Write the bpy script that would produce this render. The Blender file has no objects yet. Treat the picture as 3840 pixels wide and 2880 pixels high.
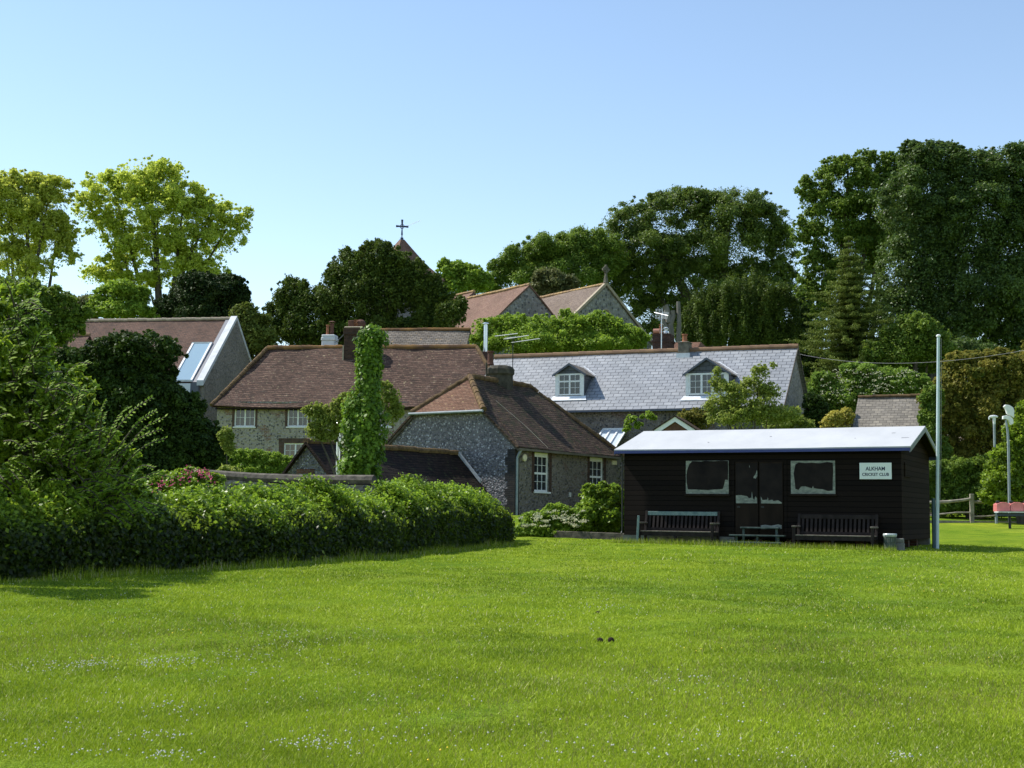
import bpy, math, random
import numpy as np
from mathutils import Matrix, Vector
sc = bpy.context.scene
COL = sc.collection
rad = math.radians

# ------------------------------------------------------------------ camera
F = 5000.0                      # focal length in photo pixels (3840 wide)
EYE = 1.6
PITCH = math.atan(490/F); ROLL = rad(0.7)
cam_d = bpy.data.cameras.new('camera'); cam = bpy.data.objects.new('camera', cam_d)
COL.objects.link(cam); sc.camera = cam
cam_d.sensor_width = 36; cam_d.lens = F/3840*36; cam_d.clip_end = 9000; cam_d.clip_start = .1
CM = Matrix.Rotation(math.pi/2+PITCH, 4, 'X') @ Matrix.Rotation(ROLL, 4, 'Z')
cam.matrix_world = Matrix.Translation((0, 0, EYE)) @ CM
sc.render.resolution_x = 1024; sc.render.resolution_y = 768

# ------------------------------------------------------------------ light
SUN_AZ = rad(156)               # direction towards the sun, from +x
SUN_EL = rad(51)
sd = bpy.data.lights.new('sun', 'SUN'); sd.energy = 5.0; sd.angle = rad(.55); sd.color = (1, .955, .86)
sun = bpy.data.objects.new('sun', sd); COL.objects.link(sun)
S = Vector((math.cos(SUN_EL)*math.cos(SUN_AZ), math.cos(SUN_EL)*math.sin(SUN_AZ), math.sin(SUN_EL)))
sun.rotation_euler = S.to_track_quat('Z', 'Y').to_euler()
w = bpy.data.worlds.new('World'); sc.world = w; w.use_nodes = True
nt = w.node_tree; nt.nodes.clear()
sky = nt.nodes.new('ShaderNodeTexSky'); sky.sky_type = 'NISHITA'; sky.sun_disc = False
sky.sun_elevation = SUN_EL; sky.sun_rotation = math.pi/2 - SUN_AZ
sky.altitude = 0; sky.air_density = 1.05; sky.dust_density = 0; sky.ozone_density = 0
bg = nt.nodes.new('ShaderNodeBackground'); bg.inputs[1].default_value = .148
wo = nt.nodes.new('ShaderNodeOutputWorld')
nt.links.new(sky.outputs[0], bg.inputs[0]); nt.links.new(bg.outputs[0], wo.inputs[0])
sc.view_settings.view_transform = 'Standard'; sc.view_settings.look = 'None'
sc.view_settings.exposure = 0.42; sc.view_settings.gamma = 1
sc.render.engine = 'CYCLES'; sc.cycles.max_bounces = 7; sc.cycles.transparent_max_bounces = 4
sc.cycles.diffuse_bounces = 3; sc.cycles.glossy_bounces = 3; sc.cycles.transmission_bounces = 4
sc.cycles.use_denoising = True

# ------------------------------------------------------------------ projection helpers
CM3 = CM.to_3x3()
def ray(px, py):
    return CM3 @ Vector(((px-1920)/F, -(py-1440)/F, -1))
def P(px, py, Y):
    """world point on the ray of a photo pixel at depth Y"""
    d = ray(px, py); t = Y/d.y
    return Vector((d.x*t, Y, EYE+d.z*t))
GY = [-200, 0, 34, 52, 62, 74, 85, 100, 130, 180, 300, 6000]
GZ = [-5, 0, .88, 1.55, 2.2, 2.9, 5.5, 9, 14, 18, 20, 20]
def gz(x, y):
    b = np.interp(y, GY, GZ)
    u = .035*np.sin(x*.31+y*.17)+.03*np.sin(x*.13-y*.23+1)+.015*np.sin(x*.9+y*.7)
    return b+u
def gzf(x, y): return float(gz(x, y))
def GP(px, py):
    """ground point seen at a photo pixel"""
    d = ray(px, py); t = 3.0
    for i in range(4000):
        x, y, z = d.x*t, d.y*t, EYE+d.z*t
        if z <= gzf(x, y): return Vector((x, y, gzf(x, y)))
        t += .02
    return Vector((d.x*t, d.y*t, gzf(d.x*t, d.y*t)))

# ------------------------------------------------------------------ object helpers
def tag(o, label=None, cat=None, group=None, kind=None):
    if label: o['label'] = label
    if cat: o['category'] = cat
    if group: o['group'] = group
    if kind: o['kind'] = kind
    return o
def empty(name, loc, rz=0, label=None, cat=None, group=None):
    o = bpy.data.objects.new(name, None); COL.objects.link(o)
    o.location = loc; o.rotation_euler = (0, 0, rz); o.empty_display_size = .3
    return tag(o, label, cat, group)

class MB:
    def __init__(s): s.v = []; s.f = []; s.uv = []; s.sm = []; s.g = []
    def mark(s): s.g.append(len(s.f))
    def poly(s, pts, uv=None, smooth=False):
        pts = [Vector(p) for p in pts]
        i = len(s.v); s.v += [tuple(p) for p in pts]; s.f.append(tuple(range(i, i+len(pts)))); s.sm.append(smooth)
        if uv is None:
            n = Vector((0, 0, 0))
            for k in range(len(pts)):
                a, b = pts[k], pts[(k+1) % len(pts)]
                n += Vector(((a.y-b.y)*(a.z+b.z), (a.z-b.z)*(a.x+b.x), (a.x-b.x)*(a.y+b.y)))
            if n.length < 1e-9: n = Vector((0, 0, 1))
            n.normalize()
            if abs(n.z) > .995: h = Vector((1, 0, 0))
            else: h = Vector((0, 0, 1)).cross(n).normalized()
            vv = n.cross(h)
            uv = [(p.dot(h), p.dot(vv)) for p in pts]
        s.uv += list(uv)
    def box(s, a, b):
        s.mark()
        x0, y0, z0 = a; x1, y1, z1 = b
        c = [(x0,y0,z0),(x1,y0,z0),(x1,y1,z0),(x0,y1,z0),(x0,y0,z1),(x1,y0,z1),(x1,y1,z1),(x0,y1,z1)]
        for q in ((0,1,5,4),(1,2,6,5),(2,3,7,6),(3,0,4,7),(4,5,6,7),(3,2,1,0)): s.poly([c[k] for k in q])
    def bar(s, p0, p1, wx, wz, up=(0, 0, 1)):
        """rectangular bar between points"""
        s.mark()
        p0 = Vector(p0); p1 = Vector(p1); d = (p1-p0).normalized(); up = Vector(up)
        if abs(d.dot(up)) > .98: up = Vector((0, 1, 0))
        r = d.cross(up).normalized(); u = r.cross(d)
        A = [p0-r*wx/2-u*wz/2, p0+r*wx/2-u*wz/2, p0+r*wx/2+u*wz/2, p0-r*wx/2+u*wz/2]
        B = [q+(p1-p0) for q in A]
        for k in range(4): s.poly([A[k], A[(k+1)%4], B[(k+1)%4], B[k]])
        s.poly(A[::-1]); s.poly(B)
    def tube(s, pts, rs, n=8, cap=True):
        s.mark()
        pts = [Vector(p) for p in pts]
        if not hasattr(rs, '__len__'): rs = [rs]*len(pts)
        rings = []
        for k, p in enumerate(pts):
            d = (pts[min(k+1, len(pts)-1)]-pts[max(k-1, 0)]).normalized()
            a = Vector((1, 0, 0)) if abs(d.x) < .8 else Vector((0, 1, 0))
            e1 = d.cross(a).normalized(); e2 = d.cross(e1)
            rings.append([p+(e1*math.cos(t)+e2*math.sin(t))*rs[k] for t in [2*math.pi*j/n for j in range(n)]])
        for k in range(len(rings)-1):
            for j in range(n):
                j2 = (j+1) % n
                s.poly([rings[k][j2], rings[k][j], rings[k+1][j], rings[k+1][j2]], smooth=True)
        if cap: s.poly(rings[0]); s.poly(rings[-1][::-1])
    def lathe(s, c, prof, n=16):
        s.mark()
        c = Vector(c)
        R = [[c+Vector((r*math.cos(2*math.pi*j/n), r*math.sin(2*math.pi*j/n), z)) for j in range(n)] for r, z in prof]
        for k in range(len(R)-1):
            for j in range(n): s.poly([R[k][j], R[k][(j+1)%n], R[k+1][(j+1)%n], R[k+1][j]], smooth=True)
        s.poly(R[0][::-1]); s.poly(R[-1])
    def prism(s, pts, ext):
        s.mark()
        """polygon pts extruded by vector ext"""
        pts = [Vector(p) for p in pts]; ext = Vector(ext)
        s.poly(pts); B = [p+ext for p in pts]; s.poly(B[::-1])
        for k in range(len(pts)):
            k2 = (k+1) % len(pts); s.poly([pts[k2], pts[k], B[k], B[k2]])
    def build(s, name, mat, parent=None, bevel=0):
        me = bpy.data.meshes.new(name); me.from_pydata(s.v, [], s.f)
        uvl = me.uv_layers.new(name='UVMap')
        uvl.data.foreach_set('uv', np.array(s.uv, dtype=np.float32).ravel())
        me.polygons.foreach_set('use_smooth', np.array(s.sm, dtype=bool))
        for m in (mat if isinstance(mat, (list, tuple)) else [mat]): me.materials.append(m)
        me.update()
        o = bpy.data.objects.new(name, me); COL.objects.link(o)
        if parent is not None: o.parent = parent
        if bevel:
            # weld first so that the bevel finds shared edges
            import bmesh
            bm = bmesh.new(); bm.from_mesh(me); bmesh.ops.remove_doubles(bm, verts=bm.verts, dist=1e-5)
            bmesh.ops.bevel(bm, geom=[e for e in bm.edges if len(e.link_faces) == 2], offset=bevel, segments=1, affect='EDGES')
            bm.to_mesh(me); bm.free()
        return o

def each(mb, name, mat, parent=None, bevel=0):
    """build every shape added to mb as a part of its own"""
    st = sorted(set([0]+mb.g+[len(mb.f)])); out = []; uvc = np.cumsum([0]+[len(f) for f in mb.f])
    for a, b in zip(st[:-1], st[1:]):
        q = MB()
        for k in range(a, b):
            f = mb.f[k]; i = len(q.v); q.v += [mb.v[j] for j in f]; q.f.append(tuple(range(i, i+len(f)))); q.sm.append(mb.sm[k]); q.uv += mb.uv[uvc[k]:uvc[k+1]]
        out.append(q.build(name, mat, parent, bevel))
    return out

class Frame:
    """a building's local frame: x along its front, y away from the viewer, z up"""
    def __init__(s, x, y, th, z=None):
        s.o = Vector((x, y, gzf(x, y) if z is None else z)); s.th = th
        s.ex = Vector((math.cos(th), math.sin(th), 0)); s.ey = Vector((-math.sin(th), math.cos(th), 0))
    def hit(s, px, py, yl=0.0):
        d = ray(px, py); c = Vector((0, 0, EYE)); q = s.o+s.ey*yl
        t = (q-c).dot(s.ey)/d.dot(s.ey); p = c+d*t-s.o
        return p.dot(s.ex), p.z
    def hitx(s, px, py, xl=0.0):
        """hit on the local plane x = xl -> (y, z)"""
        d = ray(px, py); c = Vector((0, 0, EYE)); q = s.o+s.ex*xl
        t = (q-c).dot(s.ex)/d.dot(s.ex); p = c+d*t-s.o
        return p.dot(s.ey), p.z
    def w(s, x, y, z): return s.o+s.ex*x+s.ey*y+Vector((0, 0, z))
    def l(s, p):
        p = Vector(p)-s.o; return Vector((p.dot(s.ex), p.dot(s.ey), p.z))

# ------------------------------------------------------------------ materials
def mat(name, col, rough=.8, spec=.3, metal=0):
    m = bpy.data.materials.new(name); m.use_nodes = True
    b = m.node_tree.nodes['Principled BSDF']
    b.inputs['Base Color'].default_value = (*col, 1); b.inputs['Roughness'].default_value = rough
    b.inputs['Specular IOR Level'].default_value = spec; b.inputs['Metallic'].default_value = metal
    return m
class N:
    def __init__(s, m): s.t = m.node_tree; s.b = s.t.nodes.get('Principled BSDF')
    def n(s, typ, **kw):
        x = s.t.nodes.new(typ)
        for k, v in kw.items():
            if k.startswith('i_'):
                key = k[2:]; key = int(key) if key.isdigit() else key.replace('_', ' ')
                x.inputs[key].default_value = v
            else: setattr(x, k, v)
        return x
    def l(s, a, b): s.t.links.new(a, b)
    def ramp(s, fac, stops):
        r = s.n('ShaderNodeValToRGB'); e = r.color_ramp.elements
        while len(e) < len(stops): e.new(.5)
        for k, (p, c) in enumerate(stops): e[k].position = p; e[k].color = (*c, 1)
        s.l(fac, r.inputs[0]); return r.outputs[0]
    def noise(s, vec, scale, detail=3, rough=.55):
        x = s.n('ShaderNodeTexNoise', i_Scale=scale, i_Detail=detail, i_Roughness=rough)
        if vec is not None: s.l(vec, x.inputs[0])
        return x
    def mix(s, fac, a, b, mode='MIX'):
        x = s.n('ShaderNodeMix', data_type='RGBA', blend_type=mode)
        for sock, v in ((x.inputs[0], fac), (x.inputs[6], a), (x.inputs[7], b)):
            if isinstance(v, (int, float)): sock.default_value = v
            elif isinstance(v, tuple): sock.default_value = (*v, 1)
            else: s.l(v, sock)
        return x.outputs[2]
    def bump(s, h, dist=.02, strength=1.0, prev=None):
        x = s.n('ShaderNodeBump', i_Strength=strength, i_Distance=dist); s.l(h, x.inputs['Height'])
        if prev is not None: s.l(prev, x.inputs['Normal'])
        return x.outputs[0]
    def math(s, op, a, b=0.0):
        x = s.n('ShaderNodeMath', operation=op)
        for sock, v in ((x.inputs[0], a), (x.inputs[1], b)):
            if isinstance(v, (int, float)): sock.default_value = v
            else: s.l(v, sock)
        return x.outputs[0]

def noisy(name, c1, c2, scale=3, rough=.8, spec=.25, bump=.0, detail=5, metal=0, stretch=None):
    m = mat(name, c1, rough, spec, metal); k = N(m); tc = k.n('ShaderNodeTexCoord'); v = tc.outputs['Object']
    if stretch:
        mp = k.n('ShaderNodeMapping'); mp.inputs['Scale'].default_value = stretch; k.l(v, mp.inputs[0]); v = mp.outputs[0]
    n = k.noise(v, scale, detail)
    k.l(k.ramp(n.outputs[0], [(.3, c1), (.7, c2)]), k.b.inputs['Base Color'])
    if bump: k.l(k.bump(n.outputs[0], bump), k.b.inputs['Normal'])
    return m

def tiles(name, cols, mortar, w_=.17, h_=.1, lichen=None, moss=0, rough=.85, wob=.03, bump=.03, spec=.2, mort=.012, patch=.5, course=0):
    m = mat(name, cols[0], rough, spec); k = N(m); uv = k.n('ShaderNodeUVMap')
    nz = k.noise(uv.outputs[0], 1.1, 3)
    wn = k.n('ShaderNodeVectorMath', operation='MULTIPLY_ADD'); k.l(nz.outputs[1], wn.inputs[0])
    wn.inputs[1].default_value = (wob, wob*3, 0); k.l(uv.outputs[0], wn.inputs[2])
    br = k.n('ShaderNodeTexBrick', i_Scale=1.0); br.offset = .5; br.squash = 1
    br.inputs['Brick Width'].default_value = w_; br.inputs['Row Height'].default_value = h_
    br.inputs['Mortar Size'].default_value = mort; br.inputs['Mortar Smooth'].default_value = .3; br.inputs['Bias'].default_value = 0
    br.inputs['Color1'].default_value = (0, 0, 0, 1); br.inputs['Color2'].default_value = (1, 1, 1, 1); br.inputs['Mortar'].default_value = (.5, .5, .5, 1)
    k.l(wn.outputs[0], br.inputs[0])
    bw = k.n('ShaderNodeRGBToBW'); k.l(br.outputs[0], bw.inputs[0])
    # per-tile random plus larger streaks along the courses
    mp = k.n('ShaderNodeMapping'); mp.inputs['Scale'].default_value = (.9, 9, 1); k.l(wn.outputs[0], mp.inputs[0])
    n2 = k.noise(mp.outputs[0], 1.6, 4, .6)
    f = k.math('ADD', k.math('MULTIPLY', bw.outputs[0], .32), k.math('MULTIPLY', n2.outputs[0], .88))
    f = k.math('SUBTRACT', f, .1)
    c = k.ramp(f, [(i/(len(cols)-1)*.7+.15, q) for i, q in enumerate(cols)])
    n3 = k.noise(uv.outputs[0], .45, 4, .6)
    c = k.mix(k.math('MULTIPLY', k.ramp(n3.outputs[0], [(.4, (0,0,0)), (.7, (1,1,1))]), patch), c, (.42, .4, .36), 'MULTIPLY')
    if lichen:
        n4 = k.noise(uv.outputs[0], 5, 5, .7)
        c = k.mix(k.ramp(n4.outputs[0], [(.60, (0,0,0)), (.68, (1,1,1))]), c, lichen)
    if moss:
        n5 = k.noise(uv.outputs[0], 1.7, 6, .75)
        c = k.mix(k.ramp(n5.outputs[0], [(.62-moss*.2, (0,0,0)), (.72-moss*.2, (1,1,1))]), c, (.045, .045, .02))
    c = k.mix(br.outputs[1], c, mortar)
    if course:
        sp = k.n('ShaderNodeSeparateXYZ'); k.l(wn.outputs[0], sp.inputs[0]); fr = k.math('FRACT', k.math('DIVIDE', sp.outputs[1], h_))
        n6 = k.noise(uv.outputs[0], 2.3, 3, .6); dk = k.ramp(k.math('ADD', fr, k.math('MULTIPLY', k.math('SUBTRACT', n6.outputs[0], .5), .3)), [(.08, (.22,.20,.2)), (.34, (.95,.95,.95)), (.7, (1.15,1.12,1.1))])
        c = k.mix(course, c, dk, 'MULTIPLY')  # paints the shadow line under each tile course into the colour
    k.l(c, k.b.inputs['Base Color'])
    inv = k.math('SUBTRACT', 1.0, br.outputs[1])
    hh = k.math('ADD', inv, k.math('MULTIPLY', n2.outputs[0], .8))
    k.l(k.bump(hh, bump), k.b.inputs['Normal'])
    return m

def flint(name, mort, lo, hi, scale=11, brick=None, rough=.6, spec=.4, bump=.05):
    m = mat(name, mort, rough, spec); k = N(m); uv = k.n('ShaderNodeUVMap')
    nz = k.noise(uv.outputs[0], 4, 2)
    ad = k.n('ShaderNodeVectorMath', operation='MULTIPLY_ADD'); k.l(nz.outputs[1], ad.inputs[0]); ad.inputs[1].default_value = (.06,.06,0); k.l(uv.outputs[0], ad.inputs[2])
    vo = k.n('ShaderNodeTexVoronoi', i_Scale=scale); k.l(ad.outputs[0], vo.inputs[0])
    sep = k.n('ShaderNodeSeparateColor'); k.l(vo.outputs['Color'], sep.inputs[0])
    col = k.ramp(sep.outputs[0], [(0, lo), (.35, tuple((a+b)*.45 for a, b in zip(lo, mort))), (.55, mort), (.8, tuple((a+b)/2 for a, b in zip(hi, mort))), (1, hi)])
    dist = vo.outputs['Distance']
    edge = k.ramp(dist, [(.38, (0,0,0)), (.6, (1,1,1))])
    c = k.mix(edge, col, mort)
    n3 = k.noise(uv.outputs[0], .7, 5, .65)
    c = k.mix(.55, c, k.ramp(n3.outputs[0], [(.3, (.55,.53,.5)), (.7, (1.1,1.08,1.05))]), 'MULTIPLY')
    if brick:
        n4 = k.noise(uv.outputs[0], 1.2, 3, .5)
        br = k.n('ShaderNodeTexBrick', i_Scale=1.0); br.inputs['Brick Width'].default_value = .22; br.inputs['Row Height'].default_value = .075; br.inputs['Mortar Size'].default_value = .012
        br.inputs['Color1'].default_value = (*brick, 1); br.inputs['Color2'].default_value = (*[q*.6 for q in brick], 1); br.inputs['Mortar'].default_value = (*mort, 1)
        k.l(uv.outputs[0], br.inputs[0])
        c = k.mix(k.ramp(n4.outputs[0], [(.6, (0,0,0)), (.64, (1,1,1))]), c, br.outputs[0])
    k.l(c, k.b.inputs['Base Color'])
    k.l(k.bump(k.math('SUBTRACT', 1.0, dist), bump, 1), k.b.inputs['Normal'])
    return m

def bricks(name, c1, c2, mort, w_=.225, h_=.075, rough=.85):
    m = mat(name, c1, rough, .2); k = N(m); uv = k.n('ShaderNodeUVMap')
    br = k.n('ShaderNodeTexBrick', i_Scale=1.0); br.inputs['Brick Width'].default_value = w_; br.inputs['Row Height'].default_value = h_; br.inputs['Mortar Size'].default_value = .01
    br.inputs['Color1'].default_value = (*c1, 1); br.inputs['Color2'].default_value = (*c2, 1); br.inputs['Mortar'].default_value = (*mort, 1); k.l(uv.outputs[0], br.inputs[0])
    n = k.noise(uv.outputs[0], 3, 5, .65)
    c = k.mix(.7, br.outputs[0], k.ramp(n.outputs[0], [(.3, (.4,.4,.4)), (.7, (1.2,1.15,1.1))]), 'MULTIPLY')
    k.l(c, k.b.inputs['Base Color']); k.l(k.bump(k.math('SUBTRACT', 1.0, br.outputs[1]), .01), k.b.inputs['Normal'])
    return m

def leafmat(name, dark, light, transl=.35, rough=.5, spec=.25, tcol=None, stops=None):
    m = bpy.data.materials.new(name); m.use_nodes = True; k = N(m); b = k.b
    at = k.n('ShaderNodeAttribute', attribute_name='tint')
    c = k.ramp(at.outputs['Fac'], stops or [(0, dark), (1, light)])
    k.l(c, b.inputs['Base Color']); b.inputs['Roughness'].default_value = rough; b.inputs['Specular IOR Level'].default_value = spec
    tr = k.n('ShaderNodeBsdfTranslucent')
    tc = tcol or tuple(q*1.15 for q in light)
    cc = k.mix(.6 if not stops else .25, c, tc); k.l(cc, tr.inputs[0])
    mx = k.n('ShaderNodeMixShader'); mx.inputs[0].default_value = transl
    out = k.t.nodes['Material Output']; k.l(b.outputs[0], mx.inputs[1]); k.l(tr.outputs[0], mx.inputs[2]); k.l(mx.outputs[0], out.inputs[0])
    return m
# ------------------------------------------------------------------ foliage machinery
def quads_obj(name, verts, tint, mt, parent=None, k=4):
    """verts (n*k,3): n separate k-gons"""
    n = len(verts)//k; me = bpy.data.meshes.new(name)
    me.vertices.add(n*k); me.vertices.foreach_set('co', verts.astype(np.float32).ravel())
    me.loops.add(n*k); me.loops.foreach_set('vertex_index', np.arange(n*k, dtype=np.int32))
    me.polygons.add(n); me.polygons.foreach_set('loop_start', np.arange(n, dtype=np.int32)*k)
    try: me.polygons.foreach_set('loop_total', np.full(n, k, dtype=np.int32))
    except Exception: pass
    a = me.attributes.new('tint', 'FLOAT', 'FACE'); a.data.foreach_set('value', np.clip(tint, 0, 1).astype(np.float32))
    me.materials.append(mt); me.update(calc_edges=True)
    o = bpy.data.objects.new(name, me); COL.objects.link(o)
    if parent is not None: o.parent = parent
    return o

def unit(a): return a/np.maximum(np.linalg.norm(a, axis=1, keepdims=True), 1e-9)
def leaf_quads(rng, pos, nrm, size, aspect=.55, jitter=.6, droop=0.0):
    n = len(pos)
    nn = unit(unit(nrm)+rng.normal(size=(n, 3))*jitter)
    t = unit(np.cross(nn, rng.normal(size=(n, 3))))
    if droop: t = unit(t+np.array([0, 0, -droop])); 
    b = unit(np.cross(nn, t))
    L = (size*(.6+.8*rng.random(n)))[:, None] if np.ndim(size) == 0 else (size*(.6+.8*rng.random(n)))[:, None]
    W = L*aspect*.5
    v = np.empty((n, 4, 3)); v[:, 0] = pos-t*L*.5; v[:, 1] = pos+b*W; v[:, 2] = pos+t*L*.5; v[:, 3] = pos-b*W
    return v.reshape(-1, 3)

def clumps_from_blobs(rng, blobs, per=14, frac=.33, flat=.75, shell=.45, squash=None, wisp=.8):
    """blobs: list (center(3), radii(3)) -> clump centres, radii"""
    C = []; R = []
    for c, r in blobs:
        c = np.array(c); r = np.array(r); m = max(3, int(per))
        d = unit(rng.normal(size=(m, 3))); d[:, 2] = np.where(d[:, 2] < -.5, -d[:, 2], d[:, 2])
        rr = (shell+(1-shell)*rng.random(m)**.6)[:, None]
        cc = c+d*rr*r*.93
        s = float(np.mean(r))*frac*(.4+1.1*rng.random(m)**1.3)
        sq = np.array(squash if squash else (1, 1, flat))
        C.append(cc); R.append(s[:, None]*sq[None, :])
        # small outlying shoots that break the outline
        m2 = int(m*wisp); d = unit(rng.normal(size=(m2, 3))); d[:, 2] = np.where(d[:, 2] < -.3, -d[:, 2], d[:, 2])
        C.append(c+d*(.93+.15*rng.random(m2)**1.5)[:, None]*r); s2 = float(np.mean(r))*frac*(.2+.3*rng.random(m2)); R.append(s2[:, None]*sq[None, :])
    return np.vstack(C), np.vstack(R)

def fill_clumps(rng, C, R, n, inner=.35, core=None):
    w = (R[:, 0]*R[:, 2])**1.0; w = w/w.sum(); idx = rng.choice(len(C), size=n, p=w)
    d = unit(rng.normal(size=(n, 3))); rr = (inner+(1-inner)*rng.random(n)**.5)*(1+.22*rng.normal(size=n))
    pos = C[idx]+d*rr[:, None]*R[idx]
    nrm = d*np.array([.8, .8, .8])+np.array([0, 0, .75])
    return pos, nrm, idx

def pix_blobs(Y, bl, depth=.8):
    out = []
    for q in bl:
        px, py, rx, ry = q[:4]; dY = q[4] if len(q) > 4 else 0
        p = P(px, py, Y+dY); s = (Y+dY)/F
        out.append(((p.x, p.y, p.z), (rx*s, rx*s*depth, ry*s)))
    return out

def trunk_mesh(rng, base, tops, r0, bend=.15, n=7):
    mb = MB()
    for ti, tp in enumerate(tops):
        tp = Vector(tp); L = (tp-base).length; pts = []; rs = []; K = 7
        off = Vector(rng.normal(size=3))*bend*L*.3; rr = r0*(1 if ti == 0 else .7)
        for k in range(K+1):
            f = k/K
            p = base.lerp(tp, f)
            # limbs leave the trunk upwards first
            hx = f**1.5; p = Vector((base.x+(tp.x-base.x)*hx, base.y+(tp.y-base.y)*hx, base.z+(tp.z-base.z)*f))
            p += off*math.sin(f*math.pi)*.4
            pts.append(p); rs.append(rr*(1-f*.85))
        mb.tube(pts, rs, n)
    return mb

BARK = noisy('bark', (.05,.042,.034), (.13,.115,.095), 6, .9, .15, .03, stretch=(1,1,.25))
BARKP = noisy('pale_bark', (.11,.105,.09), (.25,.235,.2), 5, .9, .15, .03, stretch=(1,1,.2))

def tree(name, label, cat, Y, bl, mt, leaf, n, seed, trunk=None, tr=.3, per=14, frac=.33, flat=.75, squash=None, jitter=.6,
         aspect=.55, group=None, limbs=7, shell=.45, inner=.35, depth=.8, bark=None, droop=0, tintmode=.5, extra=None, part='foliage', core=0, wisp=.8):
    rng = np.random.default_rng(seed)
    blobs = [(c, tuple(q*1.1 for q in r)) for c, r in pix_blobs(Y, bl, depth)]
    cx = float(np.mean([b[0][0] for b in blobs])) if trunk is None else P(trunk, 1500, Y).x
    base = Vector((cx, Y, gzf(cx, Y)))
    root = empty(name, base, 0, label, cat, group)
    C, R = clumps_from_blobs(rng, blobs, per, frac, flat, shell, squash, wisp)
    pos, nrm, idx = fill_clumps(rng, C, R, n, inner)
    if core:   # leaves well inside the crown, so that it is not hollow
        m = int(n*core); w = np.array([b[1][0]*b[1][2] for b in blobs]); w /= w.sum()
        bi = rng.choice(len(blobs), size=m, p=w); BC = np.array([b[0] for b in blobs]); BR = np.array([b[1] for b in blobs])
        d = unit(rng.normal(size=(m, 3))); p2 = BC[bi]+d*(rng.random(m)**.45)[:, None]*BR[bi]*.92
        pos = np.vstack([pos, p2]); nrm = np.vstack([nrm, d*.7+np.array([0, 0, .8])]); idx = np.concatenate([idx, rng.integers(0, len(C), m)])
    keep = pos[:, 2] > gz(pos[:, 0], pos[:, 1])+.02
    pos, nrm, idx = pos[keep], nrm[keep], idx[keep]
    ct = rng.random(len(C)); tint = tintmode*ct[idx]+(1-tintmode)*rng.random(len(pos))
    v = leaf_quads(rng, pos, nrm, leaf, aspect, jitter, droop)
    if extra is not None:
        ev, et = extra; v = np.vstack([v, ev]); tint = np.concatenate([tint, et])
    v = v-np.array(base)
    quads_obj(part, v, tint, mt, root)
    big = sorted(blobs, key=lambda b: -b[1][0]*b[1][2])[:max(1, limbs)]
    tops = [Vector(b[0])-base+Vector((0, 0, b[1][2]*.3)) for b in sorted(big, key=lambda b: -b[0][2])]
    trunk_mesh(rng, Vector((0, 0, -.3)), tops, tr).build('trunk' if cat in ('tree',) else 'stem', bark or BARK, root)
    return root
# ------------------------------------------------------------------ materials used by the buildings
M = {}
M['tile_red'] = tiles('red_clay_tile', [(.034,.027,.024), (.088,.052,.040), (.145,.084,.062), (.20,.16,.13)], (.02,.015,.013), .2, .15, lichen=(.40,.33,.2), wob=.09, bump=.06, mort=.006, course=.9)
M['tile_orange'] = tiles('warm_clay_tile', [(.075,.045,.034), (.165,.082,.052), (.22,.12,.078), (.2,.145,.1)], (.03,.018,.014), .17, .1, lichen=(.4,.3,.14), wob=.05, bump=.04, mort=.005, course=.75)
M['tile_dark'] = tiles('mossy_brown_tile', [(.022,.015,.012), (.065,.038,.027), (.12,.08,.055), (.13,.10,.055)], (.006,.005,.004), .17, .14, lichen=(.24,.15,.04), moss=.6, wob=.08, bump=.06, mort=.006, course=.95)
M['tile_black'] = tiles('blackened_tile', [(.008,.006,.005), (.018,.011,.009), (.035,.020,.015), (.03,.022,.016)], (.004,.003,.003), .17, .14, moss=.4, wob=.06, bump=.04, mort=.006, course=.8)
M['tile_barn'] = tiles('brown_barn_tile', [(.06,.043,.038), (.115,.07,.055), (.17,.095,.07), (.15,.12,.1)], (.03,.022,.02), .17, .12, wob=.03, bump=.03, mort=.005, course=.7)
M['tile_grey'] = tiles('grey_stone_tile', [(.11,.095,.08), (.17,.15,.13), (.24,.21,.18), (.28,.22,.15)], (.03,.027,.025), .28, .17, lichen=(.4,.26,.1), wob=.04, bump=.04, mort=.012, course=.7)
M['tile_church'] = tiles('church_clay_tile', [(.13,.08,.062), (.21,.12,.09), (.27,.165,.12), (.27,.21,.16)], (.12,.07,.055), .17, .1, lichen=(.42,.3,.15), wob=.02, bump=.02, mort=.01)
M['tile_church2'] = tiles('church_brown_tile', [(.13,.10,.085), (.2,.15,.12), (.26,.2,.16), (.28,.23,.17)], (.09,.07,.06), .17, .1, lichen=(.42,.32,.16), wob=.02, bump=.02, mort=.01)
M['tile_moss'] = tiles('mossy_grey_tile', [(.15,.14,.12), (.21,.19,.165), (.27,.245,.21), (.42,.37,.3)], (.12,.11,.095), .3, .17, lichen=(.42,.37,.27), wob=.04, bump=.03, mort=.012, patch=.5)
M['slate'] = tiles('grey_roof_slate', [(.19,.20,.215), (.25,.26,.28), (.30,.31,.33), (.40,.405,.415)], (.06,.062,.07), .40, .26, wob=.012, bump=.015, rough=.42, spec=.4, mort=.014, patch=.3)
M['slate_dark'] = tiles('dark_hung_slate', [(.045,.05,.06), (.06,.068,.08), (.075,.085,.1), (.09,.1,.11)], (.02,.022,.026), .3, .2, wob=.01, bump=.02, rough=.5, spec=.4, mort=.010)
M['ridge'] = noisy('ridge_tile', (.16,.10,.07), (.27,.17,.10), 2, .9, .15, .02)
M['ridge_lichen'] = noisy('lichened_ridge', (.10,.06,.045), (.30,.165,.06), 1.3, .9, .15, .03)
M['ridge_dark'] = noisy('dark_ridge', (.07,.045,.03), (.2,.13,.06), 4, .9, .15, .03)
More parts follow.
